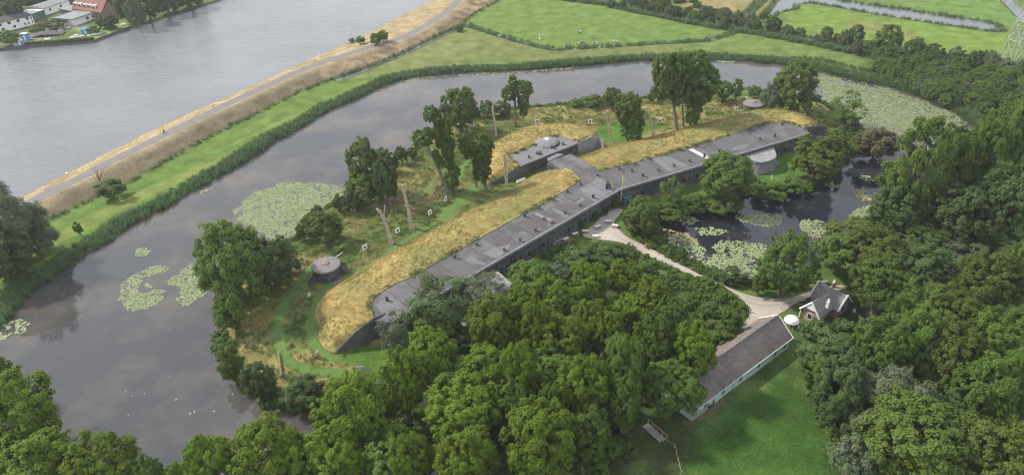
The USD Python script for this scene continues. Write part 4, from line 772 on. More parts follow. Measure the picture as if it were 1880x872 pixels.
# footbridge rail and boards in the shade of the wood
a, b = on_ground(1184,781), on_ground(1218,812); d = b[:2]-a[:2]; Lg = np.linalg.norm(d); t = thing('plank_bridge', 'grey plank footbridge with a rail in the dark corner of the lawn', 'footbridge', a+[0, 0, .05], math.atan2(d[1], d[0]))
for k in range(int(Lg/.45)): obj('plank', box(k*.45, k*.45+.4, -.8, .8, .2+.01*(k % 2), .28+.01*(k % 2)), M['grey_metal' if k % 3 else 'wood'], t)
for k in range(5): obj('rail_post', box(k*Lg/4-.06, k*Lg/4+.06, .78, .9, 0, 1.2), M['wood'], t)
obj('handrail', box(0, Lg, .76, .92, 1.2, 1.28), M['wood'], t)
fpt = [on_ground(*q) for q in ((1218,812),(1238,822),(1244,845),(1250,872))]
t = thing('wire_fence', 'wooden post fence running down from the plank footbridge', 'fence', (0, 0, 0))
for q in fpt+[(fpt[1]+fpt[2])/2, (fpt[2]+fpt[3])/2]: obj('post', box(q[0]-.07, q[0]+.07, q[1]-.07, q[1]+.07, q[2]-.2, q[2]+1.2), M['wood'], t)
obj('rail', tube([q+[0, 0, 1.0] for q in fpt], .05, 4), M['wood'], t)
a = on_ground(512,652); b = on_ground(517,690); t = thing('timber_revetment', 'short timber edging at the bend of the lower mown path', 'retaining wall', (0, 0, 0))
for k in range(9): q = a+(b-a)*k/8; obj('plank', box(q[0]-.1, q[0]+.1, q[1]-.5, q[1]+.5, q[2]-.4, q[2]+.75+.05*(k % 2)), M['wood'], t)

# ------------------------------------------------------------------ foliage prototypes: crowns of many small leaves gathered in boughs, in a unit ball
def crown_mesh(seed, n1=17, n2=9, per=95, leaf=.05, r1=.36, r2=.155, shape='round', inner=.5, aspect=.5, ragged=.14, vs=1.15, up=.35, hang=0.0):
    """n1 boughs, each with n2 sprays, each with `per` leaves"""
    r = np.random.default_rng(seed); i = np.arange(n1)+.5
    ph = np.arccos(1-1.75*i/n1); th = math.pi*(1+5**.5)*i+r.uniform(0, 6)
    d = np.stack([np.cos(th)*np.sin(ph), np.sin(th)*np.sin(ph), np.cos(ph)], 1)+r.normal(0, .14, (n1, 3)); d /= np.linalg.norm(d, axis=1, keepdims=True)
    R = r1*r.uniform(.7, 1.25, n1); c = d*((1-R*.85)*(1+ragged*r.normal(0, 1, n1)).clip(.72, 1.12))[:, None]
    if shape == 'tall': c[:, :2] *= (.66+.34*np.sqrt(np.clip(1-((c[:, 2:]+.15)/1.15)**2, 0, 1))); 
    if shape == 'dome': c[:, 2] = np.where(c[:, 2] < 0, c[:, 2]*.75, c[:, 2])
    k1 = np.repeat(np.arange(n1), n2); m = len(k1)
    u = r.normal(0, 1, (m, 3))+d[k1]*.8+[0, 0, .12]; u /= np.linalg.norm(u, axis=1, keepdims=True)
    c2 = c[k1]+u*(R[k1]*r.uniform(inner, 1.0, m))[:, None]*[1, 1, vs]
    b2 = r2*r.uniform(.65, 1.35, m)*(R[k1]/r1)**.4
    n = np.maximum(8, per*r.uniform(.6, 1.4, m)*(b2/r2)**1.6).astype(int); k = np.repeat(np.arange(m), n); N = len(k)
    v = r.normal(0, 1, (N, 3)); v /= np.linalg.norm(v, axis=1, keepdims=True); v[:, 2] = np.where(v[:, 2] < -.35, -v[:, 2]*.5, v[:, 2])
    q = v*(r.uniform(.2, 1, N)**.5)[:, None]*b2[k][:, None]; q[:, 2] *= .95
    if hang: q[:, 2] -= hang*b2[k]*r.uniform(0, 1, N)**2*3
    P = c2[k]+q
    nr = v*.6+u[k]*.35+d[k1][k]*.35+np.array([0, 0, up])+r.normal(0, .33, (N, 3)); nr /= np.linalg.norm(nr, axis=1, keepdims=True)
    t = np.cross(nr, r.normal(0, 1, (N, 3))); t /= np.linalg.norm(t, axis=1, keepdims=True); b = np.cross(nr, t)
    s = leaf*r.uniform(.6, 1.35, N)[:, None]
    V = np.stack([P-t*s, P-b*s*aspect+nr*s*.12, P+t*s, P+b*s*aspect+nr*s*.12], 1).reshape(-1, 3)
    o = np.arange(N)*4; F = np.concatenate([np.stack([o, o+1, o+2], 1), np.stack([o, o+2, o+3], 1)])
    V[:, 2] = np.maximum(V[:, 2], -1.02); return V, F
GEO = {}
def add_geo(name, n, **k):
    GEO[name] = [crown_mesh(1000+97*len(GEO)+13*j, **k) for j in range(n)]
add_geo('broad', 4, n1=38, n2=16, per=42, leaf=.038, r1=.32, r2=.098, ragged=.19, inner=.4, vs=1.25)
add_geo('round', 3, n1=40, n2=13, per=56, leaf=.039, r1=.30, r2=.118, ragged=.09, inner=.3)
add_geo('tall', 2, n1=34, n2=7, per=76, leaf=.040, r1=.28, r2=.125, shape='tall', ragged=.1)
add_geo('willow', 2, n1=26, n2=10, per=80, leaf=.048, r1=.34, r2=.13, aspect=.28, hang=.5)
add_geo('bush', 3, n1=16, n2=8, per=70, leaf=.06, r1=.38, r2=.185, shape='dome')
add_geo('sparse', 2, n1=17, n2=8, per=30, leaf=.05, r1=.36, r2=.15, aspect=.38, ragged=.25, inner=.3)
KIND = {'ash': ('broad', 'ash'), 'oak': ('round', 'isle'), 'dark': ('round', 'dark'), 'olive': ('broad', 'olive'), 'silver': ('willow', 'silver'), 'poplar': ('tall', 'isle'), 'bush': ('bush', 'mid'), 'dbush': ('bush', 'dark'),
        'obush': ('bush', 'olive'), 'sbush': ('bush', 'silver'), 'bbush': ('bush', 'brownish'), 'hbush': ('bush', 'herb'), 'sparse': ('sparse', 'mid'), 'rsparse': ('sparse', 'feather'), 'ssparse': ('sparse', 'silver'), 'wood': ('broad', 'mid'), 'owood': ('broad', 'olive'), 'dwood': ('broad', 'dark')}
PRO = {}
def crown_proto(kind, j):
    gname, mat = KIND[kind]; j %= len(GEO[gname]); key = f'{gname}_{mat}_{j}'
    if key not in PRO:
        p = proto(f'crown_{key}'); usdkit.mesh(stage, f'{p.GetPath()}/leaves', GEO[gname][j], M[mat]); PRO[key] = str(p.GetPath())
    return PRO[key]
_tc = [0]
def put_crown(parent, kind, c, a, b, rz=None, name='crown'):
    _tc[0] += 1; k = _tc[0]
    x = UsdGeom.Xform.Define(stage, numbered(path_of(parent), name)); x.AddTranslateOp().Set(Gf.Vec3d(*map(float, c)))
    x.AddRotateZOp().Set(float((k*137.5) % 360 if rz is None else rz)); x.AddScaleOp().Set(Gf.Vec3f(float(a), float(a), float(b)))
    p = x.GetPrim(); p.GetReferences().AddInternalReference(crown_proto(kind, k)); p.SetInstanceable(True); return p
def trunk_mesh(h, r, a, b, zc, seed, lean=(0, 0)):
    q = np.random.default_rng(seed); top = np.array([lean[0], lean[1], zc+b*.35])
    ps = [np.array([0, 0, -.3]), np.array([lean[0]*.1, lean[1]*.1, h*.3])]; ps = [np.array([0, 0, -.4]), top*.3+[q.normal(0, .02)*h, 0, 0], top*.65, top]
    out = [tube(ps, [r*1.25, r*.9, r*.6, r*.18], 8)]
    for k in range(5):
        t = q.uniform(.38, .8); s = top*t; az = q.uniform(0, 6.28); e = np.array([math.cos(az)*a*.62, math.sin(az)*a*.62, zc+b*q.uniform(-.2, .5)])
        out.append(tube([s, s*.5+e*.5+[0, 0, -.08*a], e], [r*.42, r*.28, r*.08], 5))
    return cat_(out)
ALLCROWNS = []
def tree(kind, x0, y0, x1, y1, stem, label, group=None, base_z=None, cat=None, nm=None, fill=None, trunk='bark'):
    """a tree or bush whose crown spans a given outline in the photo; stem = clear trunk height in m"""
    cx, cy = (x0+x1)/2, (y0+y1)/2; z0 = 0.0; b = 4.0
    for _ in range(8):
        zc = z0+stem+b; P = g(cx, cy, zc); D, s = dist_scale(P); dep = math.asin((CAMH-zc)/D)
        a = (x1-x0)/2/s*.96; h2 = (y1-y0)/2/s*.96
        b = max(math.sqrt(max(h2*h2-(a*math.sin(dep))**2, (.45*a)**2))/math.cos(dep), .3)
        b = min(b, 1.9*a+1)
        z0 = max(float(hz(P[:2])[0]), MOAT_Z) if base_z is None else base_z
    bushy = KIND[kind][0] == 'bush'
    t = thing(nm or ('bush' if bushy else 'tree'), label, cat or ('bush' if bushy else 'tree'), (P[0], P[1], z0), 0, group)
    put_crown(t, kind, (0, 0, stem+b), a, b)
    if bushy: obj('stem', cat_([tube([(0, 0, -.3), (dx*a*.4, dy*a*.4, stem+b*1.1)], [.08+.02*a, .03], 5) for dx, dy in ((-.6, .3), (.5, .5), (.1, -.7))]), M[trunk], t)
    else: obj('trunk', trunk_mesh(stem+b*2, max(.16, .045*(stem+2*b)*.55+.03*a), a, b, stem+b, len(ALLCROWNS)), M[trunk], t)
    ALLCROWNS.append((P[0], P[1], z0, a, b, stem)); return t
FW = 'trees of the foreground wood'; RW = 'trees of the right-hand wood'; SB = 'trees on the near bank of the moat'
T = [  # foreground wood, back to front
 ('ash',1105,472,1180,548,4,'bright yellow-green tree at the top of the wood beside the bend of the gravel path',FW),('ash',1044,480,1118,568,4,'bright yellow-green tree just below the dark hedge near the fort lawn',FW),
 ('ash',1118,529,1197,594,4,'broad light green crown second from the gravel path in the wood',FW),('ash',1155,508,1232,582,4,'light green tree beside the gravel path above the gate',FW),('wood',1200,545,1262,612,3,'green tree on the right edge of the wood below the gate',FW),
 ('ash',960,504,1054,594,4,'wide bright tree below the grey willow in front of the fort',FW),('ash',920,526,990,606,4,'bright crown against the left casemate corner',FW),('ash',857,534,956,643,4,'bright round crown just right of the white basin',FW),
 ('ash',947,549,1012,652,4,'bright green crown in the upper left middle of the wood',FW),('ash',1050,548,1120,632,4,'light crown in the very middle of the wood top',FW),('ash',1084,564,1150,645,4,'pointed light green crown right of the middle of the wood',FW),
 ('wood',1158,574,1240,684,4,'darker green crown on the right flank of the wood',FW),('ash',1230,590,1316,700,3,'last tree of the wood overhanging the tiled barn roof',FW),('ash',979,574,1076,668,4,'large light crown left of the middle of the wood',FW),
 ('ash',743,600,838,704,4,'light tree in front of the dark wing wall and feathery trees',FW),('ash',838,628,940,722,4,'rounded crown below the white basin',FW),('wood',1098,609,1180,742,4,'tall shadowed crown above the dark hollow of the wood',FW),
 ('ash',920,628,990,742,4,'bright crown halfway down the wood left of its centre',FW),('wood',960,638,1056,722,4,'half shaded crown below the large light one',FW),('ash',699,644,782,762,3,'tree at the left end of the wood above the info panel',FW),
 ('ash',778,683,920,812,4,'big bulging crown low in the wood left of its centre',FW),('ash',1019,652,1120,768,4,'lit crown standing out above the dark hollow',FW),('wood',1182,656,1294,756,3,'shaded tree pressed against the near gable of the barn',FW),
 ('ash',580,684,712,832,2,'broad tree leaning over the water at the left end of the wood',FW),('ash',920,732,1056,884,3,'bright crown at the bottom edge left of the dark lawn',FW),('wood',1039,750,1122,848,2,'small dark crown at the bottom of the wood by the lawn corner',FW),
 ('ash',793,775,910,900,3,'crown cut by the bottom edge in the middle of the wood',FW),('wood',905,700,985,790,3,'dim crown in the gap low in the wood',FW),('wood',669,780,795,895,2,'tree with a bare branch near the bottom edge over a glimpse of water',FW),('ash',715,800,790,900,2,'small bright crown at the bottom edge left of the deep shadow',FW),
 ('ash',560,780,672,895,2,'low bright tree at the bottom edge beside the moat gap',FW),('wood',1115,690,1175,790,2,'dark crown hanging over the plank footbridge',FW),('wood',985,700,1040,790,3,'dark crown between two lit ones in the lower wood',FW),
 # near bank
 ('ash',-35,701,88,835,2,'tall green tree at the left frame edge above the moat',SB),('ash',5,795,125,905,2,'bright crown in the bottom left corner',SB),('ash',132,800,240,910,2,'bright pointed crown second from the bottom left corner',SB),('wood',250,838,300,910,1,'small crown at the bottom edge in the open water',SB),
 ('ash',298,853,348,910,1,'lowest small crown at the bottom edge right of the small dark one',SB),('ash',347,800,432,905,1,'ragged bright crown at the bottom edge left of the wood',SB),('ash',425,770,550,905,1,'large bright crown at the bottom edge below the shore scrub',SB),('ash',492,800,590,905,1,'bright crown at the bottom edge touching the big wood',SB),('ash',588,812,662,905,1,'crown at the bottom edge beneath the leaning tree',SB),
 ('wood',-55,655,12,735,1,'dark green tree at the left edge above the tall one',SB),
 # right-hand wood
 ('poplar',1631,228,1728,400,5,'tall grey-green poplar nearest the pond with a forked pale trunk',RW),('wood',1708,230,1776,375,5,'tall green tree second from the pond at the top of the right wood',RW),('wood',1762,216,1832,370,5,'tall green tree below the end of the green reed bank',RW),('wood',1818,200,1892,350,5,'tall tree at the right frame edge below the thicket',RW),
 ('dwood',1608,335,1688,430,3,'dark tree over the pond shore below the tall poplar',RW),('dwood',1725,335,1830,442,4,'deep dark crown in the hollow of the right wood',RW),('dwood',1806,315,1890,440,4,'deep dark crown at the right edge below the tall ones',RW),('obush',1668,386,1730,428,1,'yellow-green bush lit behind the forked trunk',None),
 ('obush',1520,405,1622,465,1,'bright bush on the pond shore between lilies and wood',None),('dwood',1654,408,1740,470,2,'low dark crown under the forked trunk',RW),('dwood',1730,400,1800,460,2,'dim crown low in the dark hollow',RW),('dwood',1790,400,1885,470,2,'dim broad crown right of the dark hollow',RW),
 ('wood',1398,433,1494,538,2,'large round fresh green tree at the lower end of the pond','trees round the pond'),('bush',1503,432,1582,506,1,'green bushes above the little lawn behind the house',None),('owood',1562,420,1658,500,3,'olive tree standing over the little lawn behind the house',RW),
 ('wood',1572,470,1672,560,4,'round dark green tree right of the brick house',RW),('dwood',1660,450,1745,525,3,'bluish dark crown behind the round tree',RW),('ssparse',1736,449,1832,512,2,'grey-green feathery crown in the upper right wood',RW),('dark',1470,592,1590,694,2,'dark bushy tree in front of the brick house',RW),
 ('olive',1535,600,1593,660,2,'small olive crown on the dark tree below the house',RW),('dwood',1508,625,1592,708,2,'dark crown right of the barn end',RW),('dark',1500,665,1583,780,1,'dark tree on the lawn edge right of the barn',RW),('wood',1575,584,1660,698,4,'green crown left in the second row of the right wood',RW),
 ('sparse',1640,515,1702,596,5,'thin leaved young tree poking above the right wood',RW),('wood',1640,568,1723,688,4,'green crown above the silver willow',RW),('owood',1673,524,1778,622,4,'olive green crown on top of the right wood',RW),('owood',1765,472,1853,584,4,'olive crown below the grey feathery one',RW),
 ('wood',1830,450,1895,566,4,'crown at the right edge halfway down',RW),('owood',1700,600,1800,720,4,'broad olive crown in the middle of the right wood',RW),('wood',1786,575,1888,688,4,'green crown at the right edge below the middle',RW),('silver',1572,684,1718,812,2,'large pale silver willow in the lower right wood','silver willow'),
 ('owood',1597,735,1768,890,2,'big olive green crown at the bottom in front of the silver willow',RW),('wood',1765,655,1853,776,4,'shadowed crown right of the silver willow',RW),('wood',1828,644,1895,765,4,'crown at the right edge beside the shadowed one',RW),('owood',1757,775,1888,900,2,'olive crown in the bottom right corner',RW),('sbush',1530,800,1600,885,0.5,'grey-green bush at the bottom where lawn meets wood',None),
 ('dwood',1720,720,1790,800,2,'very dark crown in the gap above the corner one',RW),('bush',1475,655,1530,720,.4,'low bush creeping onto the lawn by the barn end',None),('dbush',1545,745,1600,812,.4,'dark bush at the lawn edge beside the silver willow',None),
 # scrub in front of the fort
 ('rsparse',728,492,868,612,3,'feathery green tree hiding the left end of the fort front','feathery trees before the fort'),('ssparse',850,494,930,548,3,'thin grey-green tree over the left casemate roof','feathery trees before the fort'),('ssparse',692,572,760,668,4,'thin pale tree with bare twigs before the wing wall','feathery trees before the fort'),('bush',764,560,850,622,.5,'dark undergrowth bush below the feathery tree',None),
 ('bush',933,474,1012,536,.6,'green shrub against the fort wall right of the left casemate',None),('sbush',998,480,1046,518,.6,'small silver grey shrub below the fort lawn',None),('dbush',1034,450,1104,500,.5,'dark hedge bush at the lower edge of the fort lawn',None),('dbush',1086,452,1150,486,.5,'dark hedge bush above the brightest crown of the wood',None),('dbush',1150,480,1200,512,.4,'dark hedge bush lining the lower side of the gravel path',None),('hbush',1192,514,1232,540,.4,'green bush lining the path above the gate',None),('hbush',1244,540,1280,562,.4,'green bush just below the path gate',None),
 ('hbush',1284,552,1326,592,.5,'fresh green thicket bush inside the bend of the path',None),('hbush',1318,570,1362,622,.5,'dark green thicket bush at the path corner above the barn',None),('obush',1290,588,1350,640,.3,'low olive scrub beside the barn roof',None),('dbush',1316,542,1332,558,.3,'small dark bush at the path edge right of the gate',None),
 ('dbush',1120,360,1138,384,.2,'clipped green shrub beside the green porch','shrubs along the fort front'),('dbush',1106,378,1117,396,.2,'narrow dark shrub next after the porch shrub along the wall','shrubs along the fort front'),('dbush',1088,387,1101,405,.2,'dark conical shrub in the middle of the terrace wall','shrubs along the fort front'),('dbush',1081,393,1090,406,.2,'thin shrub touching the conical one','shrubs along the fort front'),('dbush',1062,402,1073,421,.2,'upright shrub at the lower end of the terrace wall','shrubs along the fort front'),
 ('dbush',926,287,950,307,.2,'dark bush on the left corner of the battery roof',None),('hbush',968,456,984,472,.1,'ivy tuft at the wall left of the slab bench','shrubs along the fort front'),
 # pond shore by the fort
 ('oak',1146,362,1212,432,1,'dark round bush group between terrace and pond','bushes round the pond'),('bush',1195,372,1262,402,.3,'low green bush on the pond bank below the small tree','bushes round the pond'),('sparse',1206,326,1258,384,2,'small light tree with open crown before the fort wall','bushes round the pond'),('oak',1288,282,1386,372,2,'large round tree in front of the right half of the fort','bushes round the pond'),('obush',1296,350,1362,394,.1,'yellowish skirt of branches over the water under the large round tree','bushes round the pond'),
 ('bush',1250,362,1300,388,.2,'low bank bush left of the large round tree','bushes round the pond'),('olive',1460,250,1548,328,.8,'round olive willow overhanging the pond right of the casemate','bushes round the pond'),('bush',1385,335,1440,362,.2,'low green bush on the bank right of the large tree','bushes round the pond'),('bush',1430,328,1475,356,.2,'low green bush on the bank below the white post','bushes round the pond'),('dbush',1245,455,1262,478,.2,'small upright bush among the lily pads beside the path','bushes round the pond'),('dbush',1320,490,1368,522,.3,'dark bush at the lily shore right of the gate','bushes round the pond'),('bush',1380,505,1410,540,.3,'green bush at the foot of the fresh green tree','bushes round the pond'),
 ('bush',1150,400,1200,435,.2,'bramble bank right of the picnic tables','bushes round the pond'),
 # far tip of the island
 ('dbush',1545,212,1578,246,.3,'dark bush on the island tip beside the lily water',None),('sparse',1524,172,1586,236,.5,'open shrub with many stems on the island tip',None),('bbush',1578,236,1642,290,.2,'brownish grey willow scrub on the spit in the moat',None),('bush',1520,235,1560,290,.2,'green scrub right of the end wall of the fort',None),
 ('silver',1399,150,1442,204,.5,'grey-green willow right of the far gun cupola','big trees at the far end'),('oak',1424,120,1498,206,1,'big dark green tree at the far end of the island','big trees at the far end'),('bush',1494,174,1507,192,.2,'small bush at the foot of the big dark tree',None),
 ('bush',1375,159,1398,180,.3,'round bush behind the far gun cupola',None),('bush',1311,150,1346,187,.5,'green bush right of the tall poplars',None),('poplar',1344,146,1363,182,.3,'slim upright bush on the far shore left of the cupola',None),('bush',1189,166,1206,188,.3,'small dark bush left of the tall poplars on the shore',None),
 ('olive',1106,160,1142,200,.5,'olive bush on the far shore behind the leafy poplar',None),('bush',1045,182,1070,196,.1,'low leafy bramble on the far shore right of the regrown tree',None),('bush',1070,178,1108,194,.1,'low green bramble on the far shore left of the olive bush',None),
 ('oak',810,162,878,242,.8,'large dark green bushy tree on the far shore left of centre',None),('sbush',880,183,907,214,.4,'rounded grey-green bush left of the broken trunk',None),('obush',903,187,940,214,.3,'wide olive bush behind the broken trunk',None),('dbush',862,196,884,218,.3,'dark bush between the large shore tree and the grey bush',None),
 # left shore of the island
 ('oak',634,256,698,345,3,'tall round tree on the shore beside the big lily patch','trees on the left shore'),('dark',684,292,732,374,1,'dark narrow tree right of the tall shore tree','trees on the left shore'),('oak',632,318,692,378,.5,'lower crown under the tall shore tree','trees on the left shore'),('bush',688,270,714,296,.5,'light bush at the top of the left shore group','trees on the left shore'),('dark',706,280,732,316,.5,'dark bush next to the light one at the left shore','trees on the left shore'),('dbush',726,268,747,300,.3,'grey-green upright bush ending the left shore group','trees on the left shore'),('bush',744,270,768,292,.2,'low bush on the shore left of the leaning poplar','trees on the left shore'),
 ('dbush',610,358,632,390,.2,'small dark bush at the lily patch edge',None),('dbush',628,350,662,390,.2,'dark bush at the foot of the tall shore tree',None),('obush',562,384,627,450,.2,'broad olive bush at the lower corner of the big lily patch',None),('dbush',542,412,564,442,.2,'small dark bush left of the broad olive one',None),('dbush',572,376,592,398,.2,'round dark bush behind the broad olive one',None),
 ('oak',366,410,490,560,.5,'largest round tree on the left tip of the island',None),('dark',450,438,545,528,.3,'dark bush mass right of the largest round tree',None),('bush',395,540,450,612,.2,'bank scrub below the largest round tree',None),('dark',446,664,506,732,.2,'dark grey-green bush on the lower left shore of the island',None),('obush',400,640,445,700,.1,'low scrub on the shore left of the dark bush',None),('dbush',520,690,590,752,.1,'dark brambles on the lower shore left of the wood',None),
 # left frame edge and dike
 ('silver',-48,352,56,472,2,'large silvery willow at the left edge by the road','willows by the dike'),('silver',26,404,90,462,1,'smaller pale willow in front of the large one','willows by the dike'),('dark',-40,430,45,515,.5,'dark undergrowth tree below the large willow','willows by the dike'),('dbush',182,330,224,364,.2,'dark green bush at the foot of the dike',None),
 ('oak',693,57,713,76,.3,'round green bush beside the dike road bend',None),('oak',679,63,699,82,.2,'round bush touching the taller one by the dike road',None),('bush',653,67,670,81,.1,'low bush beside the white river beacon',None),('bush',640,71,652,79,.1,'lowest bush at the river edge by the beacon',None),('dbush',834,48,850,58,.1,'small bush at the ditch culvert',None),('bush',136,408,150,432,.2,'small shrub in the green strip above the reeds',None),
 # willow row of the polder ditch
]
ORD = 'first second third fourth fifth sixth seventh eighth ninth tenth eleventh twelfth thirteenth fourteenth fifteenth sixteenth seventeenth eighteenth nineteenth twentieth twenty-first twenty-second twenty-third twenty-fourth twenty-fifth twenty-sixth twenty-seventh twenty-eighth twenty-ninth thirtieth'.split()
for k, (x0, y0, x1, y1) in enumerate([(1113,-3,1132,11),(1136,0,1151,11),(1152,-4,1168,14),(1172,2,1190,18),(1190,4,1208,22),(1203,0,1223,26),(1222,8,1236,30),(1231,13,1248,35),(1254,14,1268,29),(1264,20,1284,39),(1283,11,1303,30),(1283,24,1298,40),(1313,21,1333,42),(1321,34,1337,52),(1343,23,1364,46),(1355,34,1371,49),(1369,25,1390,46),(1378,38,1398,56),(1366,41,1379,55),(1405,34,1433,60),(1435,47,1458,66),(1461,52,1478,67),(1493,64,1506,76),(1509,51,1530,70),(1505,62,1525,82),(1529,63,1542,79),(1540,57,1564,84),(1560,47,1586,82),(1565,75,1583,98),(1582,75,1615,94)]):
    T.append((('silver', 'oak', 'silver', 'dark')[k % 4], x0, y0, x1, y1, .4, f'{ORD[k]} round willow from the top edge in the row along the polder ditch', 'willows along the polder ditch'))
T += [('oak',1614,50,1655,90,.8,'tallest dark tree standing at the end of the willow row',None),('dark',1605,86,1660,116,.4,'dark scrub tree where the willow row meets the thicket',None),('dark',1661,74,1697,106,.5,'dark double crown on the thicket edge',None),('dark',1695,84,1729,114,.4,'dark clump on the thicket edge right of the double crown',None),('dbush',1725,97,1741,114,.3,'small round dark bush on the thicket edge',None),('sbush',1743,89,1769,116,.4,'round grey willow standing clear above the thicket',None),('sbush',1757,102,1781,120,.3,'low grey bush right of the clear willow',None),('dark',1781,97,1806,122,.4,'dark bush left of the white stick near the pylon',None),('silver',1798,97,1834,124,.4,'wide grey willow left of the pylon',None),('sbush',1831,111,1860,132,.3,'grey bush under the pylon',None),('sbush',1855,112,1884,134,.3,'grey bush right of the pylon legs',None),('bush',1395,20,1412,40,.1,'brown green scrub at the corner of the wide ditch',None)]
# far bank
FB_ = 'trees on the far bank'
T += [('dark',-20,-20,30,30,.5,'dark tree in the top left corner behind the white house',FB_),('dark',8,8,38,42,.3,'dark tree left of the white roofed shed',FB_),('dark',213,-12,246,36,1,'tall dark tree right of the red roofed house',FB_),('silver',232,0,262,44,1,'grey tree on the far bank right of the dark one',FB_),('dark',250,-10,288,34,.5,'dark tree on the far bank where the shore straightens',FB_),('dark',282,-18,325,22,.4,'broad dark tree on the far bank left of the last one',FB_),('dark',320,-22,372,12,.4,'last dark tree on the far bank at the top edge',FB_),('dark',190,-14,216,14,.5,'dark crown behind the red roof',FB_),('olive',178,30,200,50,.2,'yellow-green round bush at the red house gable',FB_),('dbush',190,32,214,52,.2,'dark round bush right of the yellow-green one',FB_),('bush',58,46,82,60,.1,'garden shrub right of the white house',FB_),('bush',84,36,116,52,.1,'leafy shrubs in the yard before the grey sheds',FB_),('bush',0,60,30,82,.1,'garden bushes below the white house',FB_),('bush',160,50,182,62,.1,'bush beside the blue box',FB_),('dark',40,-16,90,8,.3,'dark hedge row behind the sheds',FB_),('dark',90,-20,128,2,.3,'dark trees at the top edge behind the grey sheds',FB_)]
for t_ in T:
    far_ = t_[7] == FB_
    tree(*t_[:6], t_[6], t_[7], base_z=1.4 if far_ else None)

# ------------------------------------------------------------------ cut and regrown poplars
def poplar_trunk(pts, r0, r1, Y):
    P = [gy(x, y, Y) for x, y in pts]; return P
def cut_trunk(base, rest, r0, lab, stubs=(), top=None, mat='bare', nm='cut_poplar', group='bare cut trunks on the island'):
    p0 = on_ground(*base); Y = p0[1]; P = [p0-[0, 0, .4]]+[gy(x, y, Y) for x, y in rest]; n = len(P)
    t = thing(nm, lab, 'tree trunk', p0, 0, group); Q = np.array(P)-p0; tt = np.linspace(0, 1, 9); ss = np.linspace(0, 1, n)
    R = np.stack([np.interp(tt, ss, Q[:, i]) for i in range(3)], 1); R[1:-1, :2] += rng.normal(0, .05, (7, 2)); rr = .86*r0*(1-.42*tt)*(1+.08*rng.normal(0, 1, 9)); rr[0] *= 1.25
    obj('trunk', tube(R, rr, 10), M[mat], t, 40)
    for x, y, dx, dy in stubs:
        q = gy(x, y, Y)-p0; e = gy(x+dx, y+dy, Y)-p0+[0, -.3, 0]; obj('branch_stub', tube([q, (q+e)/2+[0, 0, .05], e], [.24, .2, .16], 6), M[mat], t)
    return t, p0, Y
cut_trunk((757,420), [(752,395),(745,365),(738,339)], .72, 'tallest bare pale trunk on the left slope', [(744,352,-5,-2),(749,378,7,-1),(748,380,-6,-3),(756,393,5,-2)])
t, p0, Y = cut_trunk((719,447), [(711,418),(702,395),(692,383)], .66, 'forked bare trunk leaning over the left slope', [(704,402,3,-26),(711,408,9,-24),(703,412,-4,-3),(706,400,-8,-16)])
cut_trunk((911,250), [(908,225),(905,206),(904,194)], .55, 'broken bare trunk beside the battery mound', [(905,205,-3,-1),(905,200,1,-8)])
t, *_ = cut_trunk((1128,270), [(1122,246),(1116,222),(1112,204)], .52, 'slim bare trunk right of the battery with a white stub', [(1119,247,-4,-2),(1118,228,3,1),(1112,205,-3,-2),(1113,205,5,-2)])
cut_trunk((1199,251), [(1197,230),(1193,213),(1191,203)], .55, 'bare trunk between the leafy poplar and the tall poplars', [(1193,210,-2,-4),(1195,206,3,-5)])
cut_trunk((931,341), [(929,320),(928,300),(926,283)], .62, 'straight bare trunk capped white at the corner of the battery block', [(926,286,-3,-3),(927,286,3,-3)])
def regrown(lab, stems, clumps, kind='poplar', mat='bark', nm='regrown_poplar', grp='regrown poplars on the island'):
    p0 = on_ground(*stems[0][0][0]); Y = p0[1]; t = thing(nm, lab, 'tree', p0, 0, grp)
    for pts, r in stems:
        P = np.array([gy(x, y, Y) for x, y in pts])-p0; P[0][2] = min(P[0][2], -.3) if pts[0] == stems[0][0][0] else P[0][2]
        obj('trunk', tube(P, np.linspace(r, r*.45, len(P)), 9), M[mat], t, 40)
    for x0, y0, x1, y1 in clumps:
        c = gy((x0+x1)/2, (y0+y1)/2, Y+rng.uniform(-.6, .6)); D, s = dist_scale(c); dep = math.asin((CAMH-c[2])/D); a = (x1-x0)/2/s*1.1; h2 = (y1-y0)/2/s*1.08
        b = math.sqrt(max(h2*h2-(a*math.sin(dep))**2, (.5*a)**2))/math.cos(dep); put_crown(t, kind, c-p0, a, b, name='foliage')
    return t
regrown('leaning regrown poplar with a round leaf ball at its top', [([(824,358),(814,331),(803,306),(792,283),(783,262)], .62)], [(756,240,793,270),(792,276,806,290),(803,294,816,310),(798,286,812,298),(776,236,796,262)], 'oak')
regrown('twin regrown poplar with stacked leaf balls', [([(834,352),(828,318),(820,290),(816,250),(818,236)], .6), ([(822,295),(812,262),(803,240),(789,212)], .4)], [(777,195,802,226),(793,202,812,238),(795,232,812,262),(808,221,830,256),(800,253,822,274),(815,252,836,276),(811,262,833,294),(816,288,834,312),(822,304,844,330),(812,318,842,348),(806,236,820,256)], 'oak')
regrown('regrown poplar with twin trunks under one drooping crown', [([(893,350),(886,320),(880,288),(876,262)], .5), ([(875,343),(869,310),(864,275)], .34)], [(843,246,880,282),(862,244,904,284),(872,262,902,312),(868,288,900,338),(850,270,872,292)], 'olive')
regrown('regrown poplar with mushroom shaped leaf clumps beside the far moat', [([(946,233),(946,205),(945,178),(942,160)], .55), ([(946,205),(955,185),(962,172)], .3)], [(934,140,949,162),(921,160,946,188),(942,149,976,182),(950,178,970,206),(954,196,968,216)], 'oak')
regrown('leafy dark poplar standing alone above the right mound', [([(1154,264),(1152,245),(1154,215),(1156,190)], .5)], [(1129,172,1174,216),(1134,196,1182,238),(1142,222,1180,258)], 'oak')
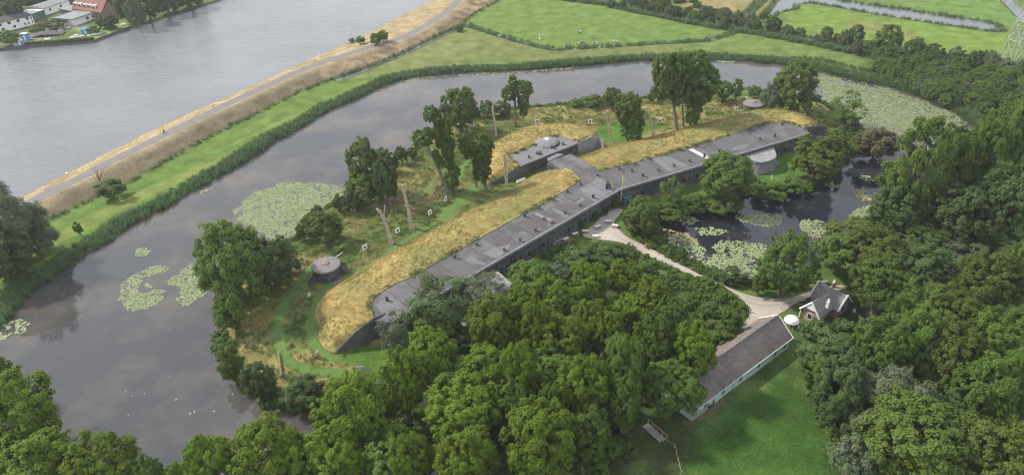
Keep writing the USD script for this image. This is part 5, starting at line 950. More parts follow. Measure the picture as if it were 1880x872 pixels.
regrown('tall full poplar left in the pair behind the right mound', [([(1244,240),(1240,212),(1236,188),(1232,150)], .62), ([(1236,192),(1222,184),(1214,176)], .25)], [(1200,104,1240,160),(1200,132,1250,186),(1222,100,1266,160),(1232,140,1270,196)], 'oak')
regrown('tall full poplar right in the pair behind the right mound', [([(1277,232),(1275,205),(1272,180),(1270,140)], .62), ([(1255,232),(1253,205),(1254,180)], .4)], [(1246,98,1300,152),(1256,122,1318,178),(1262,152,1306,192),(1260,182,1286,232)], 'oak')
# bare twigs
def twigs(base, ends, lab, r=.12):
    p0 = on_ground(*base); Y = p0[1]; t = thing('bare_shrub', lab, 'shrub', p0)
    for (x, y) in ends: e = gy(x, y, Y)-p0; obj('branch', tube([(0, 0, -.2), e*.5+[rng.normal(0, .2), 0, .2], e], [r, r*.6, r*.25], 5), M['bark'], t)
twigs((182,331), [(168,305),(174,300),(180,303),(186,305),(196,301),(178,312),(190,312)], 'thin leafless bush standing on the dike slope beside the road')
twigs((1604,252), [(1594,226),(1600,218),(1606,220),(1612,228),(1600,232)], 'leafless small tree rising from the brown scrub in the moat', .14)
twigs((1171,190), [(1169,158),(1179,160)], 'two bare stems at the far water edge behind the leafy poplar', .1)

# ------------------------------------------------------------------ uncountable growth: tufts, reeds, herbs, thicket
def tuft_mesh(seed, n, h, spread, lean, w):
    r = np.random.default_rng(seed); b = np.column_stack([r.normal(0, spread, (n, 2)), np.zeros(n)-.05]); az = r.uniform(0, 6.283, n)
    hh = h*r.uniform(.6, 1.2, n); ln = np.array([lean, 0])[None]*hh[:, None]+np.stack([np.cos(az), np.sin(az)], 1)*hh[:, None]*.35
    side = np.stack([-np.sin(az), np.cos(az), np.zeros(n)], 1)*w
    mid = b+np.column_stack([ln*.4, hh*.65]); tip = b+np.column_stack([ln, hh*.92])
    V = np.stack([b-side, b+side, mid+side*.8, mid-side*.8, tip], 1).reshape(-1, 3); o = np.arange(n)*5
    return V, np.concatenate([np.stack([o, o+1, o+2], 1), np.stack([o, o+2, o+3], 1), np.stack([o+3, o+2, o+4], 1)])
def instancer(name, protos, P, which, yaw, scale, label, cat, soft=False):
    """many alike small plants as one thing nobody could count"""
    pi = UsdGeom.PointInstancer.Define(stage, numbered('/World', name)); base = str(pi.GetPath()); rel = pi.CreatePrototypesRel()
    for k, (mesh, mat) in enumerate(protos):
        q = usdkit.mesh(stage, f'{base}/plant_{k:03d}' if k else f'{base}/plant', mesh, mat); rel.AddTarget(q.GetPath())
        if soft:                              # blades share the normal of the sward they form
            nn = np.random.default_rng(k).normal(0, .22, (len(mesh[0]), 3)); nn[:, 2] = 1; nn /= np.linalg.norm(nn, axis=1, keepdims=True)
            q.CreateNormalsAttr(Vt.Vec3fArray.FromNumpy(nn.astype(np.float32))); q.SetNormalsInterpolation('vertex')
    pi.CreateProtoIndicesAttr(Vt.IntArray.FromNumpy(np.asarray(which, np.int32))); pi.CreatePositionsAttr(Vt.Vec3fArray.FromNumpy(np.asarray(P, np.float32)))
    pi.CreateScalesAttr(Vt.Vec3fArray.FromNumpy(np.asarray(scale, np.float32)))
    pi.CreateOrientationsAttr(Vt.QuathArray([Gf.Quath(float(math.cos(y/2)), 0, 0, float(math.sin(y/2))) for y in yaw]))
    meta(pi.GetPrim(), label, cat, None, 'stuff'); return pi
def scatter(pg, dens, r):
    x0, y0, x1, y1 = pg.bounds; n = r.poisson((x1-x0)*(y1-y0)*dens); P = r.uniform((x0, y0), (x1, y1), (n, 2)); shapely.prepare(pg)
    return P[shapely.contains_xy(pg, P[:, 0], P[:, 1])]
r5 = np.random.default_rng(55)
nf = lambda P, s, sd: meshkit.fbm(np.column_stack([P*s, np.full(len(P), sd*1.7)]), 3, sd)
# dry grass on the mounds, combed by the wind in swathes
PP = []; ZZ = []
for pg, zf, _ in MOUNDS:
    q = scatter(pg.buffer(-.3), 3.6, r5); PP.append(q); ZZ.append(zf(q))
P = np.vstack(PP); Zm = np.concatenate(ZZ); w = nf(P, .12, 3)+.5*(nf(P, .5, 4)-.5); e = np.zeros(len(P), int)
e[w < .41] = 1; e[(w < .5) & (r5.random(len(P)) < .35)] = 1; e[(w > .52)] = 2; e[r5.random(len(P)) < .01] = 3
gt = [(tuft_mesh(1, 18, .27, .4, 1.7, .034), M['blade_gold']), (tuft_mesh(2, 18, .27, .4, 1.6, .034), M['blade_olive']), (tuft_mesh(3, 18, .28, .4, 1.7, .034), M['blade_pale']), (tuft_mesh(4, 16, .42, .34, .8, .035), M['blade_brown'])]
yaw = 3.6+1.1*(nf(P, .16, 6)-.5)*2+r5.normal(0, .35, len(P)); sc = (.6+.5*r5.random(len(P)))[:, None]*np.ones(3)
instancer('long_grass', gt, np.column_stack([P, Zm-.04]), e, yaw, sc, 'long golden dry grass on the earth mounds of the fort', 'grass')
# rough grass on the island around them
keep = Polygon(gp([(625,375),(560,400),(545,440),(500,455),(450,490),(415,540),(402,590),(400,653),(470,741),(575,750),(650,745),(690,690),(640,660),(900,360),(1040,300),(1110,260),(1200,250),(1400,200),(1520,250),(1545,290),(1570,283),(1572,233),(1500,192),(1310,182),(1052,194),(885,217),(765,282),(640,342)], 1.5)).buffer(0)
paths = shapely.union_all([LineString(smooth_line(gp(px, z), 2)).buffer(wd/2-.1) for px, wd, z in (([(625,655),(600,648),(583,636),(572,618),(568,600),(570,580),(578,560),(590,543),(603,528),(625,515),(640,505)],2.6,1.5),([(660,680),(620,676),(580,675),(545,668),(522,655),(511,630),(509,605),(512,580),(522,555),(535,535),(552,517),(565,503),(575,490),(595,478)],2.7,1.8),([(595,478),(608,466),(622,455),(640,447)],1.8,2.2),([(815,400),(845,372),(858,358),(872,345)],5.0,2.4),([(740,380),(770,362),(788,345),(800,325)],1.6,2.5),([(842,330),(850,305),(862,290)],2.0,2.5),([(640,505),(690,478),(730,450),(800,410)],1.5,2.4))]+[Polygon(gp(p, 1.0)).buffer(0) for p in LAWNS['lawn']]+[m_[0].buffer(.2) for m_ in MOUNDS]+[Polygon(ROOF).buffer(0), Polygon(HEAD).buffer(.3), PASS is not None and Polygon(PASS).buffer(.3)]+[Point(*t_[0]).buffer(5.2) for t_ in TURRETS])
rough = keep.difference(paths); P = scatter(rough, 1.15, r5); w = nf(P, .1, 9); v = nf(P, .14, 12); e = np.full(len(P), 1)
e[w > .58] = 0; e[w > .65] = 2; e[(v < .37)] = 3; e[(v > .48)] = 4; e[r5.random(len(P)) < .2] = 1; e[r5.random(len(P)) < .12] = 4
gt5 = [(tuft_mesh(21, 18, .42, .38, .9, .04), M['blade_gold']), (tuft_mesh(22, 18, .4, .38, .8, .04), M['blade_olive']), (tuft_mesh(23, 18, .42, .38, .9, .04), M['blade_pale']), (tuft_mesh(24, 16, .36, .36, .7, .04), M['blade_brown'])]+[(tuft_mesh(5, 18, .5, .38, .3, .045), M['blade_green'])]
yaw = 2.2+3*(nf(P, .12, 16)-.5)*2; sc = (.7+.8*r5.random(len(P)))[:, None]*np.ones(3)
instancer('rough_grass', gt5, np.column_stack([P, hz(P)-.04]), e, yaw, sc, 'rough tufted grass and weeds on the slopes of the fort island', 'grass')
# green weeds along the roof edges, short tussocks on the big lawn
PE = []; ZE = []
for pg, zf, li in MOUNDS:
    q = scatter(li.buffer(.8).intersection(pg), 3.5, r5); q = q[nf(q, .25, 77) > .42]; PE.append(q); ZE.append(zf(q))
P = np.vstack(PE); s = .7+.8*r5.random(len(P)); wg = [(tuft_mesh(31, 18, .38, .3, .4, .05), M['blade_green']), (tuft_mesh(32, 18, .36, .3, .5, .05), M['blade_olive']), (tuft_mesh(33, 16, .34, .3, .3, .06), M['herb'])]
instancer('edge_weeds', wg, np.column_stack([P, np.concatenate(ZE)-.05]), r5.choice(3, len(P), p=[.45, .3, .25]), r5.uniform(0, 6.28, len(P)), np.column_stack([s, s, s]), 'green weeds growing along the inner edges of the earth mounds', 'weeds')
LP = Polygon(gp([(1185,775),(1290,785),(1450,665),(1490,690),(1560,790),(1590,900),(1190,900)], 0)).buffer(0); P = scatter(LP, 1.6, r5); P = P[nf(P, .2, 81) > .40]; s = .35+.5*r5.random(len(P))**2
instancer('lawn_tussocks', [(tuft_mesh(41, 16, .30, .3, .3, .04), M['blade_green']), (tuft_mesh(42, 16, .26, .3, .3, .045), M['herb'])], np.column_stack([P, hz(P)-.03]), r5.choice(2, len(P), p=[.35, .65]), r5.uniform(0, 6.28, len(P)), np.column_stack([s, s, s]), 'short grass tussocks on the lawn beside the barn', 'grass')
# herbs along every green shore of island and pond, and under the woods
def herb_geo(s): v, f = crown_mesh(s, n1=6, n2=5, per=10, leaf=.19, r1=.5, r2=.3, shape='dome'); return v*[1, 1, .8]+[0, 0, .55], f
hg = [(herb_geo(71), M['herb']), (herb_geo(72), M['mid']), (herb_geo(73), M['olive']), (tuft_mesh(6, 22, 1.2, .45, .2, .07), M['blade_green'])]
isle_shore = MOATP.exterior.intersection(ISLE.buffer(8)); ring = isle_shore.buffer(3.4).difference(MOATP.buffer(-.4))
P = scatter(ring, .62, r5)
p2 = scatter(Polygon(gp([(1140,400),(1200,425),(1260,475),(1315,503),(1330,515),(1300,508),(1180,445)], .2)).buffer(.5), .8, r5); p3 = scatter(Polygon(gp([(1250,500),(1345,540),(1372,580),(1345,620),(1290,650),(1270,560)], .2)).buffer(0), .55, r5)
p4 = scatter(Polygon(gp([(1470,680),(1530,690),(1560,780),(1600,872),(1560,872),(1500,760)], .2)).buffer(0), .7, r5); p5 = scatter(Polygon(gp([(985,470),(1060,445),(1165,455),(1165,480),(1050,490)], .2)).buffer(0), .7, r5)
p6 = scatter(Polygon(gp([(1150,454),(1215,486),(1300,527),(1345,548),(1300,566),(1230,530),(1160,500)], .1)).buffer(0), .6, r5); P = np.vstack([P, p2, p3, p4, p5, p6]); e = r5.choice(4, len(P), p=[.4, .3, .14, .16]); s = .55+.75*r5.random(len(P))
instancer('bank_herbs', hg, np.column_stack([P, hz(P)-.05]), e, r5.uniform(0, 6.28, len(P)), np.column_stack([s, s, s*r5.uniform(.7, 1.3, len(P))]), 'green herbs and brambles fringing the shores of the island and pond', 'undergrowth')
# reeds along the outer shore of the moat
outer_line = LineString(gp(OUTER, MOAT_Z)); band = outer_line.buffer(6.8).difference(MOATP.buffer(-.9)); band2 = LineString(gp(OUTER[33:], MOAT_Z)).buffer(13).difference(MOATP.buffer(-.5))
rg = [(tuft_mesh(11, 20, 2.1, .42, .12, .075), M['reed']), (tuft_mesh(12, 20, 2.4, .42, .18, .075), M['reed']), (tuft_mesh(13, 18, 1.7, .45, .2, .075), M['blade_green']), (tuft_mesh(14, 14, 1.9, .45, .2, .07), M['blade_olive'])]
P = scatter(band, 1.5, r5); Pb = scatter(band2, .9, r5); P = np.vstack([P, Pb]); dd = shapely.distance(shapely.points(P), outer_line)
P = P[r5.random(len(P)) > np.clip((dd-4.5)/3, 0, .7)*(dd < 8)]; dd = shapely.distance(shapely.points(P), outer_line)
e = r5.choice(4, len(P), p=[.5, .38, .09, .03]); e = np.where((dd > 4) & (r5.random(len(P)) < .6), 2, e); e = np.where((P[:, 0] > 130) & (r5.random(len(P)) < .6), 2, e); s = (.8+.45*r5.random(len(P)))*np.where(dd < 4.5, 1, .7)*(.45+1.05*nf(P, .07, 31))
instancer('reeds', rg, np.column_stack([P, np.maximum(hz(P), MOAT_Z-.2)-.1]), e, 3.5+r5.normal(0, .7, len(P)), np.column_stack([s, s, s]), 'belt of tall green reeds along the outer shore of the moat', 'reeds')
dl = shapely.union_all([q[1] for q in DITCHES[1:4]]+[WIDE_DITCH]).boundary; P = scatter(dl.buffer(1.5), .7, r5); P = P[P[:, 1] < 480]; s = .6+.5*r5.random(len(P))
instancer('ditch_reeds', rg, np.column_stack([P, hz(P)-.1]), r5.choice(4, len(P), p=[.45, .3, .15, .1]), r5.uniform(0, 6.28, len(P)), np.column_stack([s, s, s]), 'reeds and rushes lining the polder ditches', 'reeds')
hb = LineString(gp([(1000,-4),(1130,12),(1250,40),(1345,56),(1440,72),(1560,97),(1606,106)], 0)); P = scatter(hb.buffer(2.2), 1.0, r5); s = .8+.6*r5.random(len(P))
instancer('hedge_reeds', rg, np.column_stack([P, hz(P)-.1]), r5.choice(4, len(P), p=[.5, .3, .15, .05]), r5.uniform(0, 6.28, len(P)), np.column_stack([s, s, s]), 'dark reed edge of the pasture along the willow row', 'reeds')
# toe of the dike: sedge in the ditch, pale dry tussocks at the road
tl = LineString(TOE); P = scatter(tl.buffer(.9), .8, r5); s = .45+.4*r5.random(len(P)); P = P[P[:, 1] < 440]; s = s[:len(P)]
instancer('toe_sedge', rg, np.column_stack([P, hz(P)-.1]), r5.choice(4, len(P), p=[.3, .2, .35, .15]), r5.uniform(0, 6.28, len(P)), np.column_stack([s, s, s]), 'sedge growing in the ditch at the foot of the dike', 'sedge')
dk = Polygon(np.vstack([RIVER_EDGE, TOE[::-1]])).buffer(0).difference(LineString(ROAD).buffer(2.6)); P = scatter(dk, .55, r5); P = P[P[:, 1] < 470]
e = np.where(shapely.contains_xy(road_line, P[:, 0], P[:, 1]), 0, np.where(shapely.distance(shapely.points(P), LineString(ROAD)) < 6.5, 0, 3)); e = np.where(r5.random(len(P)) < .4, 1, e); s = .45+.45*r5.random(len(P))
instancer('dike_grass', gt, np.column_stack([P, hz(P)-.04]), e, 2+r5.normal(0, .6, len(P)), np.column_stack([s, s, s]), 'dry yellow and brown grass on both slopes of the dike', 'grass')
# dense thicket in the upper right
TH = Polygon(gp([(1600,112),(1650,108),(1740,112),(1830,126),(1900,138),(1900,222),(1850,212),(1790,205),(1730,182),(1680,158),(1640,146),(1598,130)], 2)).buffer(0)
tb = [(GEO['round'][0], M['mid']), (GEO['round'][1], M['herb']), (GEO['round'][2], M['mid']), (GEO['willow'][0], M['silver'])]
P = scatter(TH, .062, r5); sz = r5.uniform(2.6, 4.6, len(P))
instancer('thicket', tb, np.column_stack([P, sz*.55]), r5.choice(4, len(P), p=[.4, .3, .2, .1]), r5.uniform(0, 6.28, len(P)), np.column_stack([sz, sz, sz*.8]), 'dense rolling willow thicket filling the upper right behind the moat', 'thicket')
TH2 = Polygon(gp([(1000,-8),(1130,6),(1250,34),(1345,50),(1370,40),(1300,10),(1250,-10)], 1)).buffer(0); P = scatter(TH2, .02, r5); sz = r5.uniform(1.5, 3.2, len(P))
instancer('far_scrub', tb, np.column_stack([P, sz*.5]), r5.choice(4, len(P), p=[.3, .2, .2, .3]), r5.uniform(0, 6.28, len(P)), np.column_stack([sz, sz, sz*.8]), 'mixed scrub between the willow row and the tan field', 'scrub')
# undergrowth inside the woods so that no bare floor shows
UW = shapely.union_all([Polygon(gp(q, 0)).buffer(0) for q in ([(720,650),(870,590),(930,530),(1060,500),(1230,540),(1270,690),(1190,760),(1150,880),(800,880),(640,770)], [(1640,340),(1780,260),(1900,240),(1900,880),(1640,880),(1600,760),(1600,640),(1680,560),(1640,440)])])
P = scatter(UW, .035, r5); sz = r5.uniform(1.2, 2.6, len(P))
instancer('undergrowth', [(GEO['bush'][1], M['dark']), (GEO['bush'][2], M['mid'])], np.column_stack([P, hz(P)+sz*.4]), r5.choice(2, len(P)), r5.uniform(0, 6.28, len(P)), np.column_stack([sz, sz, sz*.7]), 'shaded undergrowth covering the floor of the woods', 'undergrowth')

# ------------------------------------------------------------------ floating leaves
def pads(px, dens, r0, r1, label, mat='pad', z=MOAT_Z, rag=3.0, thresh=None, nm='lily_patch', freq=.5, cut=.30, soft=.12):
    pg = Polygon(smooth_line(gp(px, z), 2, True)).buffer(0); big = pg.buffer(rag*.6); P = scatter(big, dens, r5); shapely.prepare(pg)
    ins = shapely.contains_xy(pg, P[:, 0], P[:, 1]); d = shapely.distance(shapely.points(P), pg.exterior); sdv = np.where(ins, d, -d)+(nf(P, .35, 41)-.5)*rag*2.2; n1 = nf(P, freq, 43)
    k = (sdv > 0) & (n1 > cut+soft*(r5.random(len(P))-.5)) & ~shapely.contains_xy(ISLE_LAND, P[:, 0], P[:, 1]); P = P[k]; n = len(P); 
    if n == 0: return
    rad = r5.uniform(r0, r1, n); a = np.arange(7)*2*np.pi/7; ph = r5.uniform(0, 6.28, n)
    tx, ty = r5.normal(0, .10, (2, n)); zz = z+.02+r5.uniform(0, .05, n)
    ring = np.stack([np.cos(a[None]+ph[:, None]), np.sin(a[None]+ph[:, None])], -1)*rad[:, None, None]
    V = np.concatenate([ring+P[:, None], (zz[:, None]+ring[..., 0]*tx[:, None]+ring[..., 1]*ty[:, None])[..., None]], -1).reshape(-1, 3); o = np.arange(n)*7
    F = np.concatenate([np.stack([o, o+i, o+i+1], 1) for i in range(1, 6)])
    obj(nm, (V, F), M[mat], label=label, cat='water plants' if nm != 'lily_patch' else 'lily pads', kind='stuff')
ISLE_LAND = Polygon(gp([(625,375),(560,400),(545,440),(500,455),(450,490),(415,540),(402,590),(400,653),(470,741),(650,745),(1190,445),(1215,393),(1262,380),(1330,372),(1410,362),(1492,353),(1542,308),(1570,283),(1572,233),(1500,190),(1310,180),(1052,192),(885,215),(765,280),(640,340)], MOAT_Z)).buffer(-1.0)
pads([(432,392),(440,372),(462,355),(500,341),(540,336),(580,335),(612,342),(630,347),(640,352),(630,372),(612,386),(570,400),(548,425),(540,440),(505,440),(470,430),(450,412),(430,402)], 9.5, .14, .29, 'largest pale lily patch on the left arm of the moat')
pads([(222,520),(238,508),(262,494),(290,486),(306,486),(302,500),(283,506),(262,514),(250,526),(254,536),(268,538),(285,532),(304,532),(303,548),(285,560),(258,570),(232,572),(222,560),(218,548),(222,540)], 9.5, .14, .28, 'curled crescent lily patch on the left arm of the moat', rag=1.6)
pads([(304,518),(316,510),(335,498),(352,484),(372,486),(385,510),(378,535),(362,552),(345,564),(325,560),(320,550),(330,538),(325,527)], 9.5, .14, .28, 'lily patch next to the largest round tree', rag=1.6)
pads([(245,461),(258,453),(276,455),(281,463),(268,471),(250,470)], 9.0, .14, .28, 'small round lily patch above the crescent one', rag=.8)
pads([(265,522),(272,520),(281,526),(270,530)], 3.5, .26, .44, 'tiny lily patch inside the crescent', rag=.6)
pads([(1,600),(14,590),(34,586),(58,590),(60,603),(40,612),(10,620),(-10,628)], 2.2, .3, .55, 'yellowing lily patch under the reflected willow at the left edge', rag=1.5, cut=.42)
pads([(1345,398),(1362,396),(1400,396),(1418,390),(1430,396),(1442,411),(1425,414),(1405,417),(1385,413),(1360,408)], 9.5, .14, .28, 'long lily patch across the middle of the pond', rag=1.2)
pads([(1466,405),(1480,402),(1500,402),(1515,410),(1525,420),(1512,430),(1500,436),(1480,432),(1468,422)], 9.5, .14, .28, 'round lily patch at the right of the pond', rag=1.4)
pads([(1556,402),(1566,385),(1585,378),(1602,376),(1616,384),(1605,402),(1580,414),(1562,414)], 9.0, .14, .28, 'lily patch against the right shore of the pond', rag=1.4)
pads([(1310,450),(1322,442),(1345,441),(1368,446),(1395,444),(1410,455),(1408,480),(1400,512),(1370,517),(1340,510),(1318,500),(1300,480),(1312,465)], 9.5, .14, .28, 'broad lily patch at the lower end of the pond', rag=1.6)
pads([(1212,434),(1240,428),(1275,440),(1300,462),(1320,500),(1300,494),(1265,474),(1232,450)], 3.2, .26, .46, 'thin lily strip along the path shore of the pond', rag=1.8, cut=.36)
pads([(1240,400),(1268,396),(1288,404),(1276,412),(1250,412)], 3.2, .26, .44, 'lily patch in the top corner of the pond', rag=1.2); pads([(1268,422),(1295,416),(1320,420),(1338,426),(1320,432),(1290,434)], 3.6, .26, .44, 'lily patch left of the long one in the pond', rag=1.2)
pads([(1424,358),(1440,360),(1452,368),(1438,371),(1428,366)], 3.0, .25, .42, 'small lily patch under the bank with the white post', rag=.8); pads([(1506,334),(1525,332),(1543,338),(1540,344),(1515,343)], 2.0, .25, .42, 'thin lily patch in the shade of the olive willow', rag=1.0, cut=.4)
pads([(1580,322),(1596,323),(1608,332),(1598,336),(1582,332)], 3.4, .25, .42, 'small lily patch in the channel beside the tall poplar', rag=.8); pads([(1600,288),(1620,290),(1632,300),(1622,306),(1606,297)], 3.0, .25, .42, 'lily patch in the gap below the brown scrub', rag=.8)
pads([(1216,416),(1240,424),(1262,428),(1290,446),(1318,478),(1300,470),(1270,452),(1238,440),(1220,430)], 2.6, .3, .6, 'yellow brown weed drifting along the pond shore', 'scum', rag=1.8, cut=.50, nm='floating_weed', freq=.25)
pads([(1566,352),(1580,350),(1600,356),(1606,368),(1590,372),(1572,362)], 3.4, .3, .6, 'orange brown weed in the right corner of the pond', 'scum', rag=1.2, cut=.36, nm='floating_weed'); pads([(1585,335),(1610,345),(1630,360),(1620,372),(1600,360)], 1.6, .25, .45, 'scattered weed beside the orange patch', 'pad', rag=2, cut=.5, nm='floating_weed')
pads([(1498,132),(1540,142),(1590,154),(1640,164),(1700,186),(1752,207),(1775,222),(1755,240),(1690,250),(1640,252),(1600,240),(1572,225),(1520,190),(1505,165),(1495,148)], 2.2, .16, .34, 'huge thin carpet of floating leaves on the right arm of the moat', 'pad', rag=3, cut=.40, soft=.3, freq=.07)
pads([(1500,134),(1540,145),(1590,157),(1640,167),(1700,189),(1748,208),(1765,222),(1745,238),(1690,247),(1640,249),(1600,236),(1572,222),(1525,190),(1508,165),(1497,148)], 2.6, .35, .8, 'smooth green film between the floating leaves on the right arm of the moat', 'pad_thin', rag=3, cut=.36, soft=.12, freq=.06, nm='algae_film', z=MOAT_Z-.012)
pads([(1600,242),(1650,252),(1720,250),(1770,236),(1740,268),(1660,285),(1628,265)], 4.0, .14, .3, 'thin leaf carpet near the tip of the island', 'pad_thin', rag=2.5, cut=.44, soft=.2, freq=.12)
pads([(1312,112),(1325,105),(1345,108),(1350,114),(1335,117)], 2.6, .25, .45, 'small lily patch on the far shore behind the tall poplars', rag=1); pads([(368,360),(385,352),(396,340),(380,346),(362,356)], 2.2, .25, .45, 'thin lily strip at the reeds above the big patch', rag=1, cut=.42)
pads([(940,133),(1000,128),(1060,122),(1060,126),(1000,131),(930,137),(860,139),(780,144),(740,152),(745,148),(800,140)], 1.3, .25, .5, 'yellow scum along the far reed edge', 'scum', rag=1, cut=.5, nm='floating_weed', freq=.2)
pads([(220,695),(260,640),(330,600),(380,640),(400,720),(420,790),(330,800),(250,760)], .035, .15, .3, 'scattered yellow weed on the near arm of the moat', 'scum', rag=4, cut=.56, nm='floating_weed', freq=.12)
pads([(385,690),(410,700),(445,730),(470,760),(430,770),(400,730)], .22, .15, .3, 'loose pale leaves along the near island shore', 'pad', rag=3, cut=.52, nm='floating_weed', freq=.2)

# ------------------------------------------------------------------ far bank: houses, sheds, gardens, quay
TZ = 1.4
def house_box(nm, lab, base_px, len_px, width, h, ridge=None, wall='white_paint', roof='brown_roof', wins=(), flat_over=.3, cat='house', door=None, side=1):
    """building from the near base corner and another point along the facade foot; depth goes away from the camera"""
    a = g(*base_px, TZ)[:2]; b = g(*len_px, TZ)[:2]; L = np.linalg.norm(b-a); u = (b-a)/L; ang = math.atan2(u[1], u[0])
    t = thing(nm, lab, cat, (a[0], a[1], TZ), ang)
    pg = shapely.box(0, -.3, L, h)
    for s0, s1, q0, q1 in wins: pg = pg.difference(shapely.box(s0, q0, s1, q1))
    e = trimesh.creation.extrude_polygon(pg, .3, engine='earcut'); v = e.vertices; e.vertices = np.column_stack([v[:, 0], v[:, 2], v[:, 1]]); e.fix_normals(); obj('front_wall', e, M[wall], t)
    for s0, s1, q0, q1 in wins:
        w_ = obj('window', box(s0+.01, s1-.01, .14, .2, q0+.01, q1-.01), M['glass'], t); obj('frame', cat_([box(s0, s1, .08, .14, q0, q0+.12), box(s0, s1, .08, .14, q1-.12, q1), box((s0+s1)/2-.05, (s0+s1)/2+.05, .08, .14, q0+.12, q1-.12)]), M['white_paint' if wall != 'white_paint' else 'grey_metal'], w_)
    obj('back_wall', box(0, L, width-.3, width, -.3, h), M[wall], t)
    for x in (0, L-.3):
        pgm = Polygon([(.3, -.3), (width-.3, -.3), (width-.3, h), (width/2, (ridge or h)-.1), (.3, h)]) if ridge else shapely.box(.3, -.3, width-.3, h)
        e = trimesh.creation.extrude_polygon(pgm, .28, engine='earcut'); v = e.vertices; e.vertices = np.column_stack([x+v[:, 2], v[:, 0], v[:, 1]]); e.fix_normals(); obj('end_wall', e, M[wall], t)
    if ridge:
        k = (ridge-h)/(width/2)
        for sg in (-1, 1): obj('roof_slope', roof_plane(-.3, L+.3, width/2, ridge, k, sg, width/2, .35), M[roof], t)
    else: obj('roof', box(-flat_over, L+flat_over, -flat_over, width+flat_over, h, h+.3), M[roof], t); obj('roof_edge', cat_([box(-flat_over-.05, L+flat_over+.05, -flat_over-.12, -flat_over, h-.1, h+.42), box(-flat_over-.05, L+flat_over+.05, width+flat_over, width+flat_over+.12, h-.1, h+.42)]), M['grey_metal'], t)
    if door: obj('door', box(door, door+1.0, -.04, .0, -.1, 2.1), M['green_paint'], t)
    return t, L, u
row = lambda n, s, w, d, q0, q1: [(s+d*k, s+d*k+w, q0, q1) for k in range(n)]
house_box('white_house', 'long white house with two rows of dark windows in the top left corner', (-46,73), (50,49), 9, 5.6, 7.6, 'white_paint', 'brown_roof', row(5, 14, 1.7, 5.0, 3.4, 4.9)+row(4, 15, 1.5, 6.2, .9, 2.3))
house_box('white_annex', 'short white end block joined to the long white house', (50.5,49), (65,44), 8, 5.2, 6.6, 'white_paint', 'brown_roof', row(2, 1.2, 1.2, 2.6, 3.2, 4.4)+row(2, 1.2, 1.1, 2.6, .9, 2.1))
house_box('green_shed', 'green shed with a bright white flat roof', (63,38), (85,30), 12, 3.6, None, 'green_paint', 'white_paint', (), .2, 'shed')
house_box('grey_hall', 'long low grey hall with white walls and small dark windows', (84,29), (130,13), 14, 4.2, 5.4, 'white_paint', 'grey_metal', row(4, 4, 1.6, 8.5, 1.6, 3.0), cat='hall')
t, L, u = house_box('red_house', 'brick house with a red tiled roof and a row of white dormers', (137,29), (191,37), 11, 4.6, 10.2, 'brick', 'tile_red', row(5, 2, 1.4, 4.4, .9, 2.4))
for k, s in enumerate((1.6, 6.2, 11.2, 15.8, 20.2)):
    if s < L-2: d = obj('dormer', box(s, s+2.2, 1.0, 4.4, 5.2, 7.4), M['white_paint'], t); obj('dormer_roof', box(s-.2, s+2.4, .8, 4.6, 7.4, 7.6), M['white_paint'], d); obj('dormer_window', box(s+.3, s+1.9, .95, 1.0, 5.6, 7.0), M['glass'], d)
for z in (1.0, 3.6, 6.2):
    for y in (2.6, 6.6): w_ = obj('window', box(L+.0, L+.04, y, y+1.2, z, z+1.5), M['glass'], t); obj('frame', cat_([box(L, L+.06, y-.15, y, z-.1, z+1.6), box(L, L+.06, y+1.2, y+1.35, z-.1, z+1.6)]), M['white_paint'], w_)
obj('chimney', box(L-3, L-2.1, 5.1, 5.9, 9, 11.2), M['brick'], t)
house_box('flat_garage', 'flat grey roofed garage left of the red roofed house', (112,27), (137,31), 9, 3.2, None, 'concrete_light', 'grey_metal', (), .3, 'garage')
house_box('flat_extension', 'wide flat grey roofed extension with white walls below the red roofed house', (138,48), (178,34), 15, 3.6, None, 'white_paint', 'grey_metal', row(3, 9, 1.8, 4.2, .8, 2.6))
p = g(154,24,5.0); t = thing('blue_canopy', 'light blue strip canopy at the foot of the red roof', 'canopy', (g(140,24,TZ)[0], g(140,24,TZ)[1], TZ), .1); obj('sheet', box(0, 8.5, 0, 1.6, 3.4, 3.5), M['blue'], t)
for x in (.2, 8.2): obj('post', box(x-.06, x+.06, .1, .22, 0, 3.4), M['grey_metal'], t)
def yard(nm, lab, cat, px, py, fn, rz=.2):
    q = g(px, py, TZ); t = thing(nm, lab, cat, q, rz); fn(t); return t
def tarp(t):
    V = []; F = []
    for j in range(7):
        for i in range(13): x, y = i*1.4-8, j*1.2-3.6; V.append((x, y, .5+1.9*math.cos(x/18*math.pi)*math.cos(y/9*math.pi)+.25*math.sin(i*1.9+j*2.3)))
    for j in range(6):
        for i in range(12): a = j*13+i; F += [[a, a+1, a+14], [a, a+14, a+13]]
    obj('cover', (np.array(V), np.array(F)), M['brown_roof'], t, True); obj('frame', cat_([box(x-.08, x+.08, y-.08, y+.08, -.1, .7) for x in (-8, 0, 8.6) for y in (-3.4, 3.4)]), M['wood'], t)
yard('dark_covered_stack', 'low dark covered stack in the middle of the far garden', 'covered stack', 88,65, tarp, .12)
def bluebox(w, d, h, top):
    def fn(t):
        obj('body', box(-w/2, w/2, -d/2, d/2, 0, h), M['blue'], t); obj('lid', box(-w/2-.08, w/2+.08, -d/2-.08, d/2+.08, h, h+.18), M[top], t); obj('door', box(-.5, .5, -d/2-.05, -d/2, .05, h-.3), M['white_paint'], t)
    return fn
yard('blue_shed', 'small bright blue shed beside the bushes of the far garden', 'shed', 160,62, bluebox(4.6, 3.2, 2.6, 'blue')); yard('blue_tank', 'blue tank with white lid left in the far garden', 'tank', 49,74, bluebox(3.2, 2.6, 3.6, 'white_paint')); yard('blue_cabin', 'small blue and white cabin on the quay at the far left', 'cabin', 39,83, bluebox(2.4, 2, 2.4, 'white_paint'))
